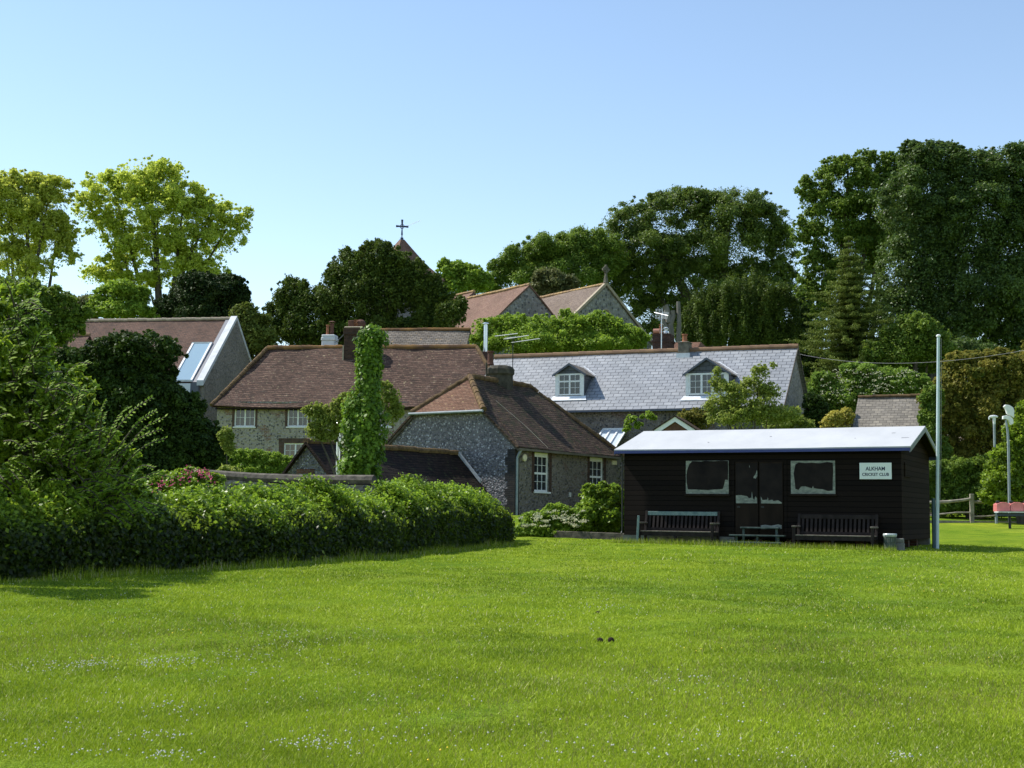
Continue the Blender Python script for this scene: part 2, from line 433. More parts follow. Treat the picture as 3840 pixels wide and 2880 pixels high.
M['ridge_stone'] = noisy('pale_ridge', (.3,.25,.19), (.42,.36,.27), 6, .9, .15, .02)
M['flint'] = flint('flint_house', (.34,.31,.26), (.05,.055,.065), (.42,.40,.36), 9, brick=(.2,.09,.06))
M['flint_grey'] = flint('flint_blue_grey', (.17,.16,.17), (.05,.055,.07), (.55,.55,.58), 13, bump=.035, rough=.5, spec=.4)  # the palest flints paint white sun glints into the colour
M['flint_dark'] = flint('flint_coursed', (.17,.15,.13), (.035,.035,.04), (.24,.22,.2), 10, brick=(.13,.075,.055))
M['flint_church'] = flint('flint_church', (.24,.235,.22), (.06,.065,.075), (.36,.36,.35), 5)
M['flint_barn'] = flint('flint_barn', (.24,.22,.2), (.1,.1,.11), (.32,.3,.28), 8)
M['brick'] = bricks('red_brick', (.2,.085,.055), (.11,.05,.036), (.2,.18,.15))
M['brick_dark'] = bricks('sooty_brick', (.10,.048,.034), (.05,.028,.022), (.08,.07,.06))
M['brick_grey'] = bricks('dark_quoin_brick', (.035,.035,.04), (.06,.05,.045), (.06,.06,.06))
M['render'] = noisy('weathered_render', (.09,.085,.07), (.2,.18,.14), 5, .9, .15, .02)
M['stonecap'] = noisy('chimney_stone', (.03,.028,.022), (.10,.09,.07), 4, .9, .15, .03)
M['whitewash'] = noisy('white_render', (.62,.64,.64), (.78,.79,.78), 3, .8, .25)
M['pot'] = noisy('terracotta', (.24,.09,.05), (.36,.16,.09), 8, .8, .2)
M['potdark'] = noisy('sooty_pot', (.08,.04,.032), (.17,.08,.055), 8, .8, .2)
M['white'] = noisy('white_paint', (.70,.72,.72), (.82,.83,.82), 9, .45, .4)
M['dirtywhite'] = noisy('weathered_white', (.45,.46,.43), (.68,.69,.66), 9, .6, .3)
M['grey'] = noisy('grey_paint', (.2,.24,.26), (.3,.34,.36), 6, .5, .4)
M['bluegrey'] = noisy('blue_grey_metal', (.075,.085,.12), (.10,.115,.155), 6, .45, .5)
M['lead'] = noisy('lead_sheet', (.3,.32,.34), (.45,.47,.49), 5, .5, .5)
M['leadwhite'] = noisy('bright_lead', (.55,.57,.6), (.75,.77,.8), 5, .45, .5)
M['steel'] = mat('bright_steel', (.62,.64,.66), .28, .5, .9)
M['alu'] = mat('aluminium', (.6,.62,.64), .4, .5, .7)
M['darkmetal'] = mat('dark_metal', (.03,.03,.032), .5, .4, .3)
M['copper'] = mat('weathered_copper', (.42,.2,.13), .4, .5, .6)
M['glass'] = mat('window_glass', (.018,.022,.028), .04, .8)
M['glass_room'] = mat('door_glass', (.012,.013,.014), .08, .5)
M['skylight'] = mat('skylight_glass', (.30,.42,.50), .08, .9)
M['pale_glass'] = mat('conservatory_glass', (.55,.62,.68), .12, .8)
M['creosote'] = mat('creosote_board', (.016,.0125,.011), .85, .08)
def boards(m, h=.13, c1=(.008,.0062,.0055), c2=(.016,.011,.0085)):
    k = N(m); uv = k.n('ShaderNodeUVMap'); sp = k.n('ShaderNodeSeparateXYZ'); k.l(uv.outputs[0], sp.inputs[0])
    fr = k.math('FRACT', k.math('DIVIDE', sp.outputs[1], h)); fl = k.math('FLOOR', k.math('DIVIDE', sp.outputs[1], h))
    wn = k.n('ShaderNodeTexWhiteNoise', noise_dimensions='1D'); k.l(fl, wn.inputs['W'])
    mp = k.n('ShaderNodeMapping'); mp.inputs['Scale'].default_value = (1, 14, 1); k.l(uv.outputs[0], mp.inputs[0]); nz = k.noise(mp.outputs[0], 2, 5)
    f = k.math('ADD', k.math('MULTIPLY', wn.outputs[0], .5), k.math('MULTIPLY', nz.outputs[0], .5))
    c = k.ramp(f, [(.2, c1), (.8, c2)]); gap = k.ramp(fr, [(.05, (.15,.15,.15)), (.13, (1,1,1))])
    k.l(k.mix(1.0, c, gap, 'MULTIPLY'), k.b.inputs['Base Color']); k.l(k.bump(k.math('SUBTRACT', 1.0, fr), .02), k.b.inputs['Normal'])
boards(M['creosote'])
M['creosote_end'] = mat('brown_board', (.03,.02,.016), .9, .04); boards(M['creosote_end'], .13, (.016,.011,.008), (.028,.019,.014))
M['felt'] = mat('white_mineral_felt', (.82,.84,.87), .75, .3)
k = N(M['felt']); tc = k.n('ShaderNodeTexCoord'); n1 = k.noise(tc.outputs['Object'], .8, 4); n2 = k.noise(tc.outputs['Object'], 14, 4)
mp = k.n('ShaderNodeMapping'); mp.inputs['Scale'].default_value = (1.2, .5, 1); k.l(tc.outputs['Object'], mp.inputs[0]); n3 = k.noise(mp.outputs[0], 1.6, 5)
f = k.math('ADD', k.math('MULTIPLY', n1.outputs[0], .45), k.math('ADD', k.math('MULTIPLY', n2.outputs[0], .1), k.math('MULTIPLY', n3.outputs[0], .45)))
k.l(k.ramp(f, [(.35, (.40,.41,.425)), (.6, (.46,.47,.48))]), k.b.inputs['Base Color']); k.l(k.bump(n1.outputs[0], .03), k.b.inputs['Normal'])
M['navy'] = noisy('navy_fascia', (.025,.04,.16), (.035,.05,.2), 5, .5, .4)
M['dkdoor'] = noisy('dark_door', (.014,.010,.008), (.028,.019,.014), 4, .85, .08, stretch=(1,1,.2))
M['dkpanel'] = noisy('dark_boarding', (.014,.012,.013), (.028,.022,.021), 3, .9, .03)
M['peel'] = noisy('bare_weathered_ply', (.13,.145,.13), (.30,.31,.27), 9, .85, .2, .004, stretch=(1,1,2))
M['plinth'] = noisy('concrete_plinth', (.13,.13,.12), (.22,.22,.2), 6, .9, .2, .01)
M['wood_bench'] = noisy('dark_bench_wood', (.016,.013,.013), (.036,.028,.026), 7, .8, .12, .004, stretch=(1,1,.3))
M['wood_pale'] = noisy('bleached_wood', (.07,.06,.05), (.2,.18,.15), 9, .8, .2, .004)
M['wood_green'] = noisy('green_stained_wood', (.03,.05,.045), (.09,.12,.11), 8, .8, .2)
M['teal'] = noisy('pale_teal_paint', (.09,.15,.15), (.2,.27,.26), 6, .6, .3)
M['fencewood'] = noisy('weathered_chestnut', (.17,.15,.12), (.34,.31,.25), 5, .9, .15, .01)
M['sign'] = noisy('sign_board', (.70,.74,.74), (.78,.81,.81), 3, .5, .4)
M['signtext'] = mat('sign_lettering', (.02,.03,.07), .5, .4)
M['pink'] = noisy('faded_red_plastic', (.50,.13,.13), (.68,.22,.20), 4, .4, .5)
M['darkstone'] = noisy('dark_wall_stone', (.05,.045,.04), (.16,.14,.115), 6, .9, .15, .02)
M['cable'] = mat('cable', (.25,.25,.25), .6, .3)
M['cable2'] = mat('dark_crease', (.16,.165,.18), .9, .1)
M['bin'] = noisy('bin_liner', (.3,.34,.36), (.55,.6,.62), 7, .35, .5)
M['binbody'] = noisy('bin_slats', (.05,.065,.055), (.12,.14,.12), 8, .7, .25)
M['alarm'] = noisy('cream_plastic', (.62,.55,.38), (.72,.66,.5), 5, .5, .4)
M['cast'] = mat('cast_iron', (.03,.045,.10), .5, .4)
M['board_red'] = noisy('brown_gable_infill', (.09,.045,.032), (.15,.08,.05), 8, .8, .2)

# ------------------------------------------------------------------ building helpers
def roof_slab(mb, A, B, C, D, nu=24, nv=10, amp=.03, th=.07, seed=0, lap=0):
    """A,B eave left/right; C,D ridge right/left; sagging top, thin slab"""
    A, B, C, D = map(Vector, (A, B, C, D))
    n = (B-A).cross(D-A) if (D-A).length > .01 else (B-A).cross(C-A)
    n.normalize()
    if n.z < 0: n = -n
    h = Vector((0, 0, 1)).cross(n); h.normalize(); vv = n.cross(h)
    rs = random.Random(seed); ph = [rs.random()*6 for _ in range(6)]
    def pt(i, j):
        u = i/nu; v = j/nv; p = (A.lerp(B, u)).lerp(D.lerp(C, u), v)
        s = p.dot(h); t = p.dot(vv)
        d = amp*(math.sin(s*.9+ph[0])*.5+math.sin(s*.37+t*.5+ph[1])+.5*math.sin(t*1.7+s*.6+ph[2])+.25*math.sin(s*2.9+ph[3]))
        return p+n*d
    G = [[pt(i, j) for j in range(nv+1)] for i in range(nu+1)]
    uvf = lambda p: (p.dot(h), p.dot(vv))
    def q(a, b, c, d):
        if (a-d).length < 1e-6: pts = (a, b, c)
        elif (b-c).length < 1e-6: pts = (a, b, d)
        elif (c-d).length < 1e-6: pts = (a, b, c)
        else: pts = (a, b, c, d)
        mb.poly(pts, [uvf(p) for p in pts])
    flip = (B-A).cross((D if (D-A).length > .01 else C)-A).dot(n) < 0
    for i in range(nu):
        for j in range(nv):
            a, b, c, d = G[i][j], G[i+1][j], G[i+1][j+1], G[i][j+1]
            if flip: a, b, c, d = b, a, d, c
            q(a, b, c, d)
    o = -n*th
    for i in range(nu): mb.poly((G[i][0]+o, G[i+1][0]+o, G[i+1][0], G[i][0])); 
    for j in range(nv):
        mb.poly((G[0][j], G[0][j+1], G[0][j+1]+o, G[0][j]+o)); mb.poly((G[nu][j], G[nu][j]+o, G[nu][j+1]+o, G[nu][j+1]))
    if (C-D).length > .01:
        for i in range(nu): mb.poly((G[i][nv], G[i+1][nv], G[i+1][nv]+o, G[i][nv]+o))
    us = [A+o, B+o, C+o, D+o]
    if (C-D).length < .01: us = us[:3]
    mb.poly(us[::-1])

def ridge_line(mb, pts, r=.11, step=.33, seed=0, bump=.02):
    """half-round ridge or hip tiles laid end to end"""
    rs = random.Random(seed)
    for a, b in zip(pts[:-1], pts[1:]):
        a = Vector(a); b = Vector(b); L = (b-a).length; n = max(1, int(L/step))
        for i in range(n):
            p = a.lerp(b, i/n); q = a.lerp(b, (i+1)/n); j = Vector((0, 0, rs.uniform(-bump, bump)))
            mb.tube([p+j, q+j*.5+Vector((0, 0, .0))], [r*1.08, r*.96], 8)

def wall_open(mb, P0, ux, L, z0, z1, openings, reveal=.12):
    """front wall quad grid with openings [(x0,x1,za,zb)] and reveals; ux unit dir, outward normal = ux x z reversed"""
    P0 = Vector(P0); ux = Vector(ux); inn = Vector((-ux.y, ux.x, 0))  # into the house
    xs = sorted(set([0, L]+[o[0] for o in openings]+[o[1] for o in openings])); zs = sorted(set([z0, z1]+[o[2] for o in openings]+[o[3] for o in openings]))
    pt = lambda x, z, d=0: P0+ux*x+Vector((0, 0, z-P0.z))+inn*d
    for xa, xb in zip(xs[:-1], xs[1:]):
        for za, zb in zip(zs[:-1], zs[1:]):
            mx, mz = (xa+xb)/2, (za+zb)/2
            if any(o[0] < mx < o[1] and o[2] < mz < o[3] for o in openings): continue
            mb.poly([pt(xa, za), pt(xb, za), pt(xb, zb), pt(xa, zb)])
    for x0, x1, za, zb in openings:
        mb.poly([pt(x0, za), pt(x0, za, reveal), pt(x0, zb, reveal), pt(x0, zb)][::-1])
        mb.poly([pt(x1, za), pt(x1, za, reveal), pt(x1, zb, reveal), pt(x1, zb)])
        mb.poly([pt(x0, zb), pt(x1, zb), pt(x1, zb, reveal), pt(x0, zb, reveal)])
        mb.poly([pt(x0, za), pt(x1, za), pt(x1, za, reveal), pt(x0, za, reveal)][::-1])

def window(parent, P0, ux, x0, x1, z0, z1, casements=2, cols=2, rows=2, inset=.08, fr=.07, bar=.017, sill=True, splits=None, arch=0, fmat=None, name='window', head=0, gmat=None):
    """a framed window; frame mesh with glazing bars, glass and sill under it"""
    P0 = Vector(P0); ux = Vector(ux); inn = Vector((-ux.y, ux.x, 0)); fmat = fmat or M['white']
    mb = MB(); up = Vector((0, 0, 1))
    def bx(xa, xb, za, zb, d0, d1):
        c = [P0+ux*x+inn*d+up*(z-P0.z) for z in (za, zb) for d in (d0, d1) for x in (xa, xb)]
        A = [c[0], c[1], c[3], c[2]]; B = [c[4], c[5], c[7], c[6]]
        mb.poly(A[::-1]); mb.poly(B)
        for k in range(4): mb.poly([A[k], A[(k+1)%4], B[(k+1)%4], B[k]])
    d0, d1 = inset-.03, inset+.03
    bx(x0, x0+fr, z0, z1, d0, d1); bx(x1-fr, x1, z0, z1, d0, d1)
    bx(x0+fr, x1-fr, z0, z0+fr, d0+.002, d1-.002); bx(x0+fr, x1-fr, z1-fr-head, z1, d0+.002, d1-.002)
    W = (x1-x0-2*fr)/casements
    for c in range(casements):
        a = x0+fr+c*W; b = a+W
        if c: bx(a-fr*.6, a+fr*.6, z0+fr, z1-fr-head, d0+.004, d1-.004); a += fr*.6
        if c < casements-1: b -= fr*.6
        for i in range(1, cols):
            x = a+(b-a)*i/cols; bx(x-bar/2, x+bar/2, z0+fr, z1-fr-head, inset-.018, inset+.006)
        for j in range(1, rows):
            z = z0+fr+(z1-head-z0-2*fr)*j/rows; t = bar/2
            if splits and j in splits: t = fr*.55
            bx(a, b, z-t, z+t, inset-.022 if t > bar else inset-.016, inset+.004)
    w_ = mb.build(name, fmat, parent)
    g = MB(); q = [P0+ux*x+inn*(inset+.008)+up*(z-P0.z) for x, z in ((x0+.01, z0+.01), (x1-.01, z0+.01), (x1-.01, z1-.01), (x0+.01, z1-.01))]
    g.prism(q, inn*.006); g.build('glass', gmat or M['glass'], w_)
    if sill:
        s = MB(); s.prism([P0+ux*x+inn*d+up*(z0-.06-P0.z) for x, d in ((x0-.06, -.06), (x1+.06, -.06), (x1+.06, inset-.032), (x0-.06, inset-.032))], up*.058)
        s.build('sill', fmat, w_)
    return w_

def pot(mb, c, h=.45, r=.13, cap=False):
    mb.lathe(c, [(r*1.1, 0), (r*1.15, .05), (r*.95, .1), (r*.85, h-.08), (r*1.1, h-.06), (r*1.1, h), (r*.7, h), (r*.7, h-.1)], 12)

# ------------------------------------------------------------------ ground
def build_ground():
    xs = np.concatenate([[-6000, -2500, -1000, -500, -300], np.arange(-200, -60, 10), np.arange(-60, -24, 3), np.arange(-24, 26, .5), np.arange(27, 60, 3), np.arange(60, 210, 10), [300, 500, 1000, 2500, 6000]])
    ys = np.concatenate([[-6000, -1500, -400, -100, -50], np.arange(-30, 0, 3), np.arange(0, 60, .5), np.arange(60, 130, 2), np.arange(130, 320, 10), [400, 600, 1000, 2500, 6000]])
    X, Y = np.meshgrid(xs, ys, indexing='ij'); Z = gz(X, Y)
    near = (np.abs(X) < 24) & (Y < 58) & (Y > 0)
    rng = np.random.default_rng(1)
    Z = Z+np.where(near, .006*rng.normal(size=X.shape), 0)
    v = np.stack([X, Y, Z], -1).reshape(-1, 3); nx, ny = len(xs), len(ys)
    f = [(i*ny+j, (i+1)*ny+j, (i+1)*ny+j+1, i*ny+j+1) for i in range(nx-1) for j in range(ny-1)]
    me = bpy.data.meshes.new('ground'); me.from_pydata(v.tolist(), [], f); me.polygons.foreach_set('use_smooth', np.ones(len(f), dtype=bool))
    m = mat('turf', (.1,.19,.03), .95, .03); k = N(m); tc = k.n('ShaderNodeTexCoord'); v = tc.outputs['Object']
    n1 = k.noise(v, .32, 5, .6); n2 = k.noise(v, 1.5, 5, .65); n3 = k.noise(v, 22, 4, .7)
    mpx = k.n('ShaderNodeMapping'); mpx.inputs['Scale'].default_value = (1, .35, 1); k.l(v, mpx.inputs[0]); n4 = k.noise(mpx.outputs[0], 55, 3, .7)
    c = k.ramp(n1.outputs[0], [(.3, GR[0]), (.5, GR[1]), (.72, GR[2])])
    c = k.mix(.85, c, k.ramp(n2.outputs[0], [(.3, (.5,.62,.6)), (.5, (1,1,1)), (.7, (1.3,1.15,1.1))]), 'MULTIPLY')
    c = k.mix(.8, c, k.ramp(n3.outputs[0], [(.3, (.5,.58,.5)), (.55, (1,1,1)), (.75, (1.35,1.3,1.3))]), 'MULTIPLY')
    c = k.mix(.7, c, k.ramp(n4.outputs[0], [(.3, (.5,.56,.45)), (.6, (1.1,1.1,1.1)), (.8, (1.5,1.42,1.4))]), 'MULTIPLY')
    n5 = k.noise(v, .11, 4, .6); c = k.mix(.8, c, k.ramp(n5.outputs[0], [(.35, (.6,.74,.75)), (.5, (1,1,1)), (.65, (1.4,1.2,1.2))]), 'MULTIPLY')
    k.l(c, k.b.inputs['Base Color']); k.l(k.bump(n4.outputs[0], .02, 1.0, k.bump(n3.outputs[0], .03)), k.b.inputs['Normal'])
    me.materials.append(m); o = bpy.data.objects.new('ground', me); COL.objects.link(o); tag(o, kind='structure')
GR = [(.11,.19,.015), (.18,.265,.02), (.26,.32,.035)]
build_ground()

# ------------------------------------------------------------------ pavilion
def pavilion():
    th = rad(-26.5); A = P(2340, 2040, 35.2); fr = Frame(A.x, A.y, th, z=.84)
    L = fr.hit(3385, 2050)[0]; D = 4.0
    root = empty('cricket_pavilion', fr.o, th, 'long low black timber clubhouse with white felt roof and boarded windows', 'clubhouse')
    ze = fr.hit(2340, 1690)[1]; rise = .62; ov = .16
    zp = .27
    mb = MB(); mb.poly([(0, 0, zp), (L, 0, zp-.03), (L, 0, ze), (0, 0, ze)]); mb.poly([(L, D, zp), (0, D, zp), (0, D, ze), (L, D, ze)])
    mb.build('wall', M['creosote'], root)
    mb = MB()
    for x, s in ((0, -1), (L, 1)):
        q = [(x, 0, zp), (x, D, zp), (x, D, ze), (x, D/2, ze+rise*D/(D+2*ov)), (x, 0, ze)]
        mb.mark(); mb.poly(q if s > 0 else q[::-1])
    each(mb, 'end_wall', M['creosote_end'], root)
    mb = MB(); mb.box((-.015, -.03, .0), (L*.42, .14, zp)); mb.box((-.015, D-.14, -.1), (L, D, zp)); mb.box((0, .14, -.1), (.13, D-.14, zp))
    mb.build('plinth', M['plinth'], root)
    mb = MB()
    for x in np.linspace(L*.5, L-.2, 5): mb.box((x-.11, .1, -.15), (x+.11, .4, zp))
    for y in (1.4, 2.6): mb.box((L-.35, y-.11, -.15), (L-.1, y+.11, zp))
    each(mb, 'brick_pier', M['brick_dark'], root)
    # roof: two felt slopes, ridge
    rz = ze+rise; oe = .18; sl = rise/(D/2+oe); x0, x1 = -.22, L+.25
    mb = MB()
    roof_slab(mb, (x0, -oe, ze+.02), (x1, -oe, ze+.02), (x1, D/2, rz+.02), (x0, D/2, rz+.02), 30, 6, .006, .035, 3)
    roof_slab(mb, (x1, D+oe, ze+.02), (x0, D+oe, ze+.02), (x0, D/2, rz+.018), (x1, D/2, rz+.018), 30, 6, .006, .035, 4)
    mb.build('roof', M['felt'], root)
    zs_ = lambda y: ze+.0215+(y+oe)*rise/(D/2+oe)
    for px0, py0, px1, py1, wd_ in ((3344, 1625, 3357, 1623, .02), (3380, 1643, 3408, 1641, .025), (2653, 1660, 2657, 1660, .03), (2887, 1638, 2893, 1638, .02), (3205, 1645, 3208, 1645, .02)):
        y = .9
        for _ in range(25):
            x, z = fr.hit(px0, py0, y); y += (z-zs_(y))/(rise/(D/2+oe))*.5
            y = min(max(y, -oe), D/2)
        xe = fr.hit(px1, py1, y)[0]; s_ = MB(); s_.prism([(x, y, zs_(y)+.004), (xe, y+.02, zs_(y+.02)+.004), (xe, y+.02+wd_, zs_(y+.02+wd_)+.004), (x, y+wd_*1.4, zs_(y+wd_*1.4)+.004)], (0, 0, .004)); s_.build('felt_crease', M['cable2'], root)
    for ya, yb in ((-oe+.01, D/2), (D+oe-.01, D/2)):
        mb = MB(); mb.prism([(x0+.035, ya, ze-.024), (x1-.035, ya, ze-.024), (x1-.035, yb, rz-.026), (x0+.035, yb, rz-.026)], (0, 0, -.012)); mb.build('roof_boarding', M['creosote_end'], root)
    mb = MB(); mb.box((x0+.01, -oe-.02, ze-.085), (x1-.01, -oe+.004, ze-.02)); mb.box((x0+.01, D+oe-.004, ze-.13), (x1-.01, D+oe+.02, ze-.02))
    each(mb, 'fascia', M['navy'], root)
    mb = MB()
    for x in (x0, x1-.03):
        for ya, yb in ((-oe, D/2), (D+oe, D/2)):
            mb.prism([(x, ya, ze-.12), (x, ya, ze-.022), (x, yb, rz-.022), (x, yb, rz-.12)], (.03, 0, 0))
    each(mb, 'bargeboard', M['bluegrey'], root)
    mb = MB()   # soffit
    mb.prism([(x0+.03, -oe+.006, ze-.05), (x1-.03, -oe+.006, ze-.05), (x1-.03, .0, ze-.05), (x0+.03, .0, ze-.05)], (0, 0, -.02))
    mb.build('soffit', M['creosote'], root)
    def loc(px, py, y=0): x, z = fr.hit(px, py, y); return x, z
    # boarded windows with peeling paint
    def board(x0p, y0p, x1p, y1p, patch):
        a = loc(x0p, y1p); b = loc(x1p, y0p)
        f = MB(); f.box((a[0], -.028, a[1]), (b[0], -.002, b[1])); w_ = f.build('boarded_window', M['peel'], root, .004)
        p = MB(); pts = [loc(x, y) for x, y in patch]; p.prism([(x, -.031, z) for x, z in pts], (0, .0025, 0)); p.build('dark_paint', M['dkpanel'], w_)
        s = MB(); s.box((a[0]-.03, -.06, a[1]-.05), (b[0]+.03, -.003, a[1]-.004)); s.build('sill', M['dkdoor'], w_)
    def zz(pts): return [(2250+x*.36166, 1550+y*.36166) for x, y in pts]
    board(2573, 1727, 2733, 1852, zz([(960,495),(1050,500),(1100,492),(1180,497),(1260,491),(1330,494),(1332,600),(1330,690),(1302,688),(1290,740),(1275,785),(1180,790),(1120,796),(1000,790),(915,788),(903,720),(900,640),(910,580),(930,530)]))
    def z2(pts): return [(2840+x*.45208, 1550+y*.45208) for x, y in pts]
    board(2967, 1727, 3132, 1852, z2([(318,425),(345,408),(400,413),(450,410),(520,415),(580,404),(627,410),(632,470),(628,560),(627,640),(590,645),(545,630),(500,626),(470,620),(465,600),(455,622),(400,605),(365,607),(345,635),(318,628),(312,560),(303,500),(312,455)]))
    # double door
    f = MB(); a = loc(2745, 2010); b = loc(2950, 1722)
    f.box((a[0], -.02, zp+.02), (a[0]+.07, -.002, b[1]-.06)); f.box((b[0]-.07, -.02, zp+.02), (b[0], -.002, b[1]-.06)); f.box((a[0], -.021, b[1]-.06), (b[0], -.002, b[1]))
    f.build('door_frame', M['creosote'], root)
    for (xa, xb, patches) in ((2760, 2843, [[(1415,850),(1470,848),(1530,860),(1550,880),(1575,875),(1580,810),(1590,880),(1605,900),(1615,860),(1632,880),(1634,932),(1415,932)], [(1630,590),(1637,600),(1635,650),(1620,676),(1596,672),(1600,655),(1612,640),(1622,622)], [(1552,535),(1560,560),(1553,560)]]),
                              (2850, 2936, [[(1672,860),(1690,900),(1740,895),(1745,870),(1752,905),(1790,895),(1805,910),(1850,900),(1890,925),(1888,936),(1675,934)], [(1672,1160),(1720,1155),(1780,1165),(1850,1152),(1888,1160),(1888,1200),(1800,1190),(1720,1200),(1672,1198)]])):
        a = loc(xa, 2000); b = loc(xb, 1730); d = MB(); d.box((a[0], -.035, zp+.03), (b[0], -.004, b[1]-.01))
        do = d.build('door', M['dkdoor'], root, .004)
        zm = loc(xa, 1889)[1]; pn = MB(); pn.box((a[0]+.01, -.041, zm), (b[0]-.01, -.036, b[1]-.05)); pn.build('upper_panel', M['dkpanel'], do)
        hn = MB(); hn.box((a[0]+.04, -.0415, zm-.1), (a[0]+.12, -.036, zm-.06)); hn.build('hinge', M['darkmetal'], do)
        for pa in patches:
            pm = MB()
            pts = [loc(x, y) for x, y in zz(pa)]
            pm.prism([(min(max(x, a[0]+.012), b[0]-.012), -.0435, z) for x, z in pts], (0, .0022, 0))
            pm.build('flaked_patch', M['peel'], do)
    # hatch on the end wall
    y0, z1 = fr.hitx(3398, 1735, L); y1, z0 = fr.hitx(3433, 1795, L)
    h = MB(); h.box((L+.002, .35, z0), (L+.03, 1.15, z1)); h.build('end_hatch', M['creosote_end'], root, .004)
    # downpipe at the left corner
    p = MB(); p.tube([(-.03, -.12, ze-.1), (-.035, -.05, ze-.3), (-.035, -.05, zp+.1), (-.035, -.1, zp+.03)], .022, 8)
    p.build('drainpipe', M['darkmetal'], root)
    # sign, screwed to the wall but a thing of its own
    a = loc(3224, 1797, -.03); b = loc(3343, 1735, -.03)
    sg = empty('club_sign', fr.w((a[0]+b[0])/2, -.03, a[1]), th, 'white rectangular sign reading ALKHAM CRICKET CLUB on the black clubhouse wall', 'sign')
    wd = b[0]-a[0]; hh = b[1]-a[1]; m = MB(); m.box((-wd/2, -.012, 0), (wd/2, .014, hh)); m.build('sign_board', M['sign'], sg, .003)
    for txt, z, size, name in (('ALKHAM', .60, 1.0, 'lettering'), ('CRICKET CLUB', .25, .5, 'lettering')):
        cu = bpy.data.curves.new(name, 'FONT'); cu.body = txt; cu.align_x = 'CENTER'; cu.extrude = .0015; cu.offset = .0048; cu.size = .2
        t = bpy.data.objects.new(name, cu); COL.objects.link(t); cu.materials.append(M['signtext']); t.parent = sg
        t.rotation_euler = (math.pi/2, 0, 0)
        tw = (.61 if txt == 'ALKHAM' else .84)*wd; thh = (.235 if txt == 'ALKHAM' else .19)*hh
        bpy.context.view_layer.update(); dx, dy = t.dimensions.x, t.dimensions.y
        t.scale = (tw/dx, thh/dy, 1); t.location = (0, -.0135, z*hh-thh*.5+.02)
        bpy.context.view_layer.update(); me = bpy.data.meshes.new_from_object(t.evaluated_get(bpy.context.evaluated_depsgraph_get()))
        o = bpy.data.objects.new(name, me); COL.objects.link(o); o.parent = sg; o.rotation_euler = t.rotation_euler; o.scale = t.scale; o.location = t.location
        bpy.data.objects.remove(t)
    return fr, L, ze
PF, PL, PZE = pavilion()
PTH = rad(-26.5)

def bench(xp0, xp1, label, peelback=False, yb=-.62, zoff=0):
    x0, _ = PF.hit(xp0, 2040, yb); x1, _ = PF.hit(xp1, 2040, yb); W = x1-x0; cx = (x0+x1)/2
    p = PF.w(cx, yb, 0); root = empty('park_bench', (p.x, p.y, gzf(p.x, p.y)-.10), PTH, label, 'bench', 'wooden benches in front of the clubhouse')
    h = W/2
    for sx in (-1, 1):
        xx = sx*(h-.035)
        m = MB(); m.bar((xx, 0, 0), (xx, 0, .60), .065, .065); m.build('leg', M['wood_bench'], root, .004)
        m = MB(); m.bar((xx, .46, 0), (xx, .46, .42), .065, .065); m.bar((xx, .46, .42), (xx, .56, .93), .065, .055); m.build('leg', M['wood_bench'], root, .004)
        m = MB(); m.box((xx-.045, -.05, .605), (xx+.045, .5, .645)); m.build('armrest', M['wood_pale'] if sx else M['wood_bench'], root, .008)
    m = MB()
    for k_ in range(5): m.box((-h+.01, -.02+k_*.092, .40), (h-.01, .055+k_*.092, .425))
    m.build('seat', M['wood_pale'], root, .004)
    m = MB(); m.box((-h+.07, -.01, .30), (h-.07, .03, .395)); m.box((-h+.07, .44, .3), (h-.07, .47, .395)); 
    for xx in (-h+.035, h-.035): m.box((xx-.025, .04, .32), (xx+.025, .43, .39))
    m.build('apron', M['wood_bench'], root)
    m = MB(); m.bar((-h+.07, .548, .87), (h-.07, .548, .87), .035, .10); m.build('top_rail', M['teal'] if peelback else M['wood_bench'], root, .004)
    m = MB()
    m.bar((-h+.07, .477, .47), (h-.07, .477, .47), .035, .06)
    n = 17
    for k_ in range(n):
        x = -h+.13+(W-.26)*k_/(n-1); m.bar((x, .482, .5), (x, .545, .82), .055, .018, up=(0, 1, 0))
    m.build('backrest', M['wood_bench'], root)
    m = MB(); m.bar((0, .02, 0), (0, .02, .3), .06, .06); m.build('leg', M['wood_bench'], root)
bench(2392, 2676, 'dark wooden slatted bench with pale peeling top rail left of the clubhouse door', True)
bench(2972, 3278, 'all dark wooden slatted bench right of the clubhouse door under the sign')

# steps in front of the doors
def steps():
    x0, _ = PF.hit(2740, 2040, -.5); x1, _ = PF.hit(2940, 2040, -.5); W = x1-x0
    p = PF.w((x0+x1)/2, -.5, 0); g = gzf(p.x, p.y)
    root = empty('doorstep_stand', (p.x, p.y, g-.05), PTH, 'low three tier green wooden steps in front of the double door', 'steps')
    for k_, (z, y, w_) in enumerate(((.16, -.22, 1.0), (.33, .02, 1.03), (.52, .28, .72))):
        m = MB(); m.box((-W/2*w_, y-.1, z-.035), (W/2*w_, y+.1, z)); m.build('tread', M['wood_green'], root, .005)
    for x in (-.78, 0, .78):
        m = MB(); m.box((x*W/2-.03, -.27, 0), (x*W/2+.03, -.22, .125)); m.build('leg', M['wood_green'], root)
        m = MB(); m.box((x*W/2-.025, .0, 0), (x*W/2+.025, .05, .295)); m.build('leg', M['wood_green'], root)
        if x: m = MB(); m.box((x*W/2*.8-.025, .24, 0), (x*W/2*.8+.025, .3, .485)); m.build('leg', M['wood_green'], root)
steps()

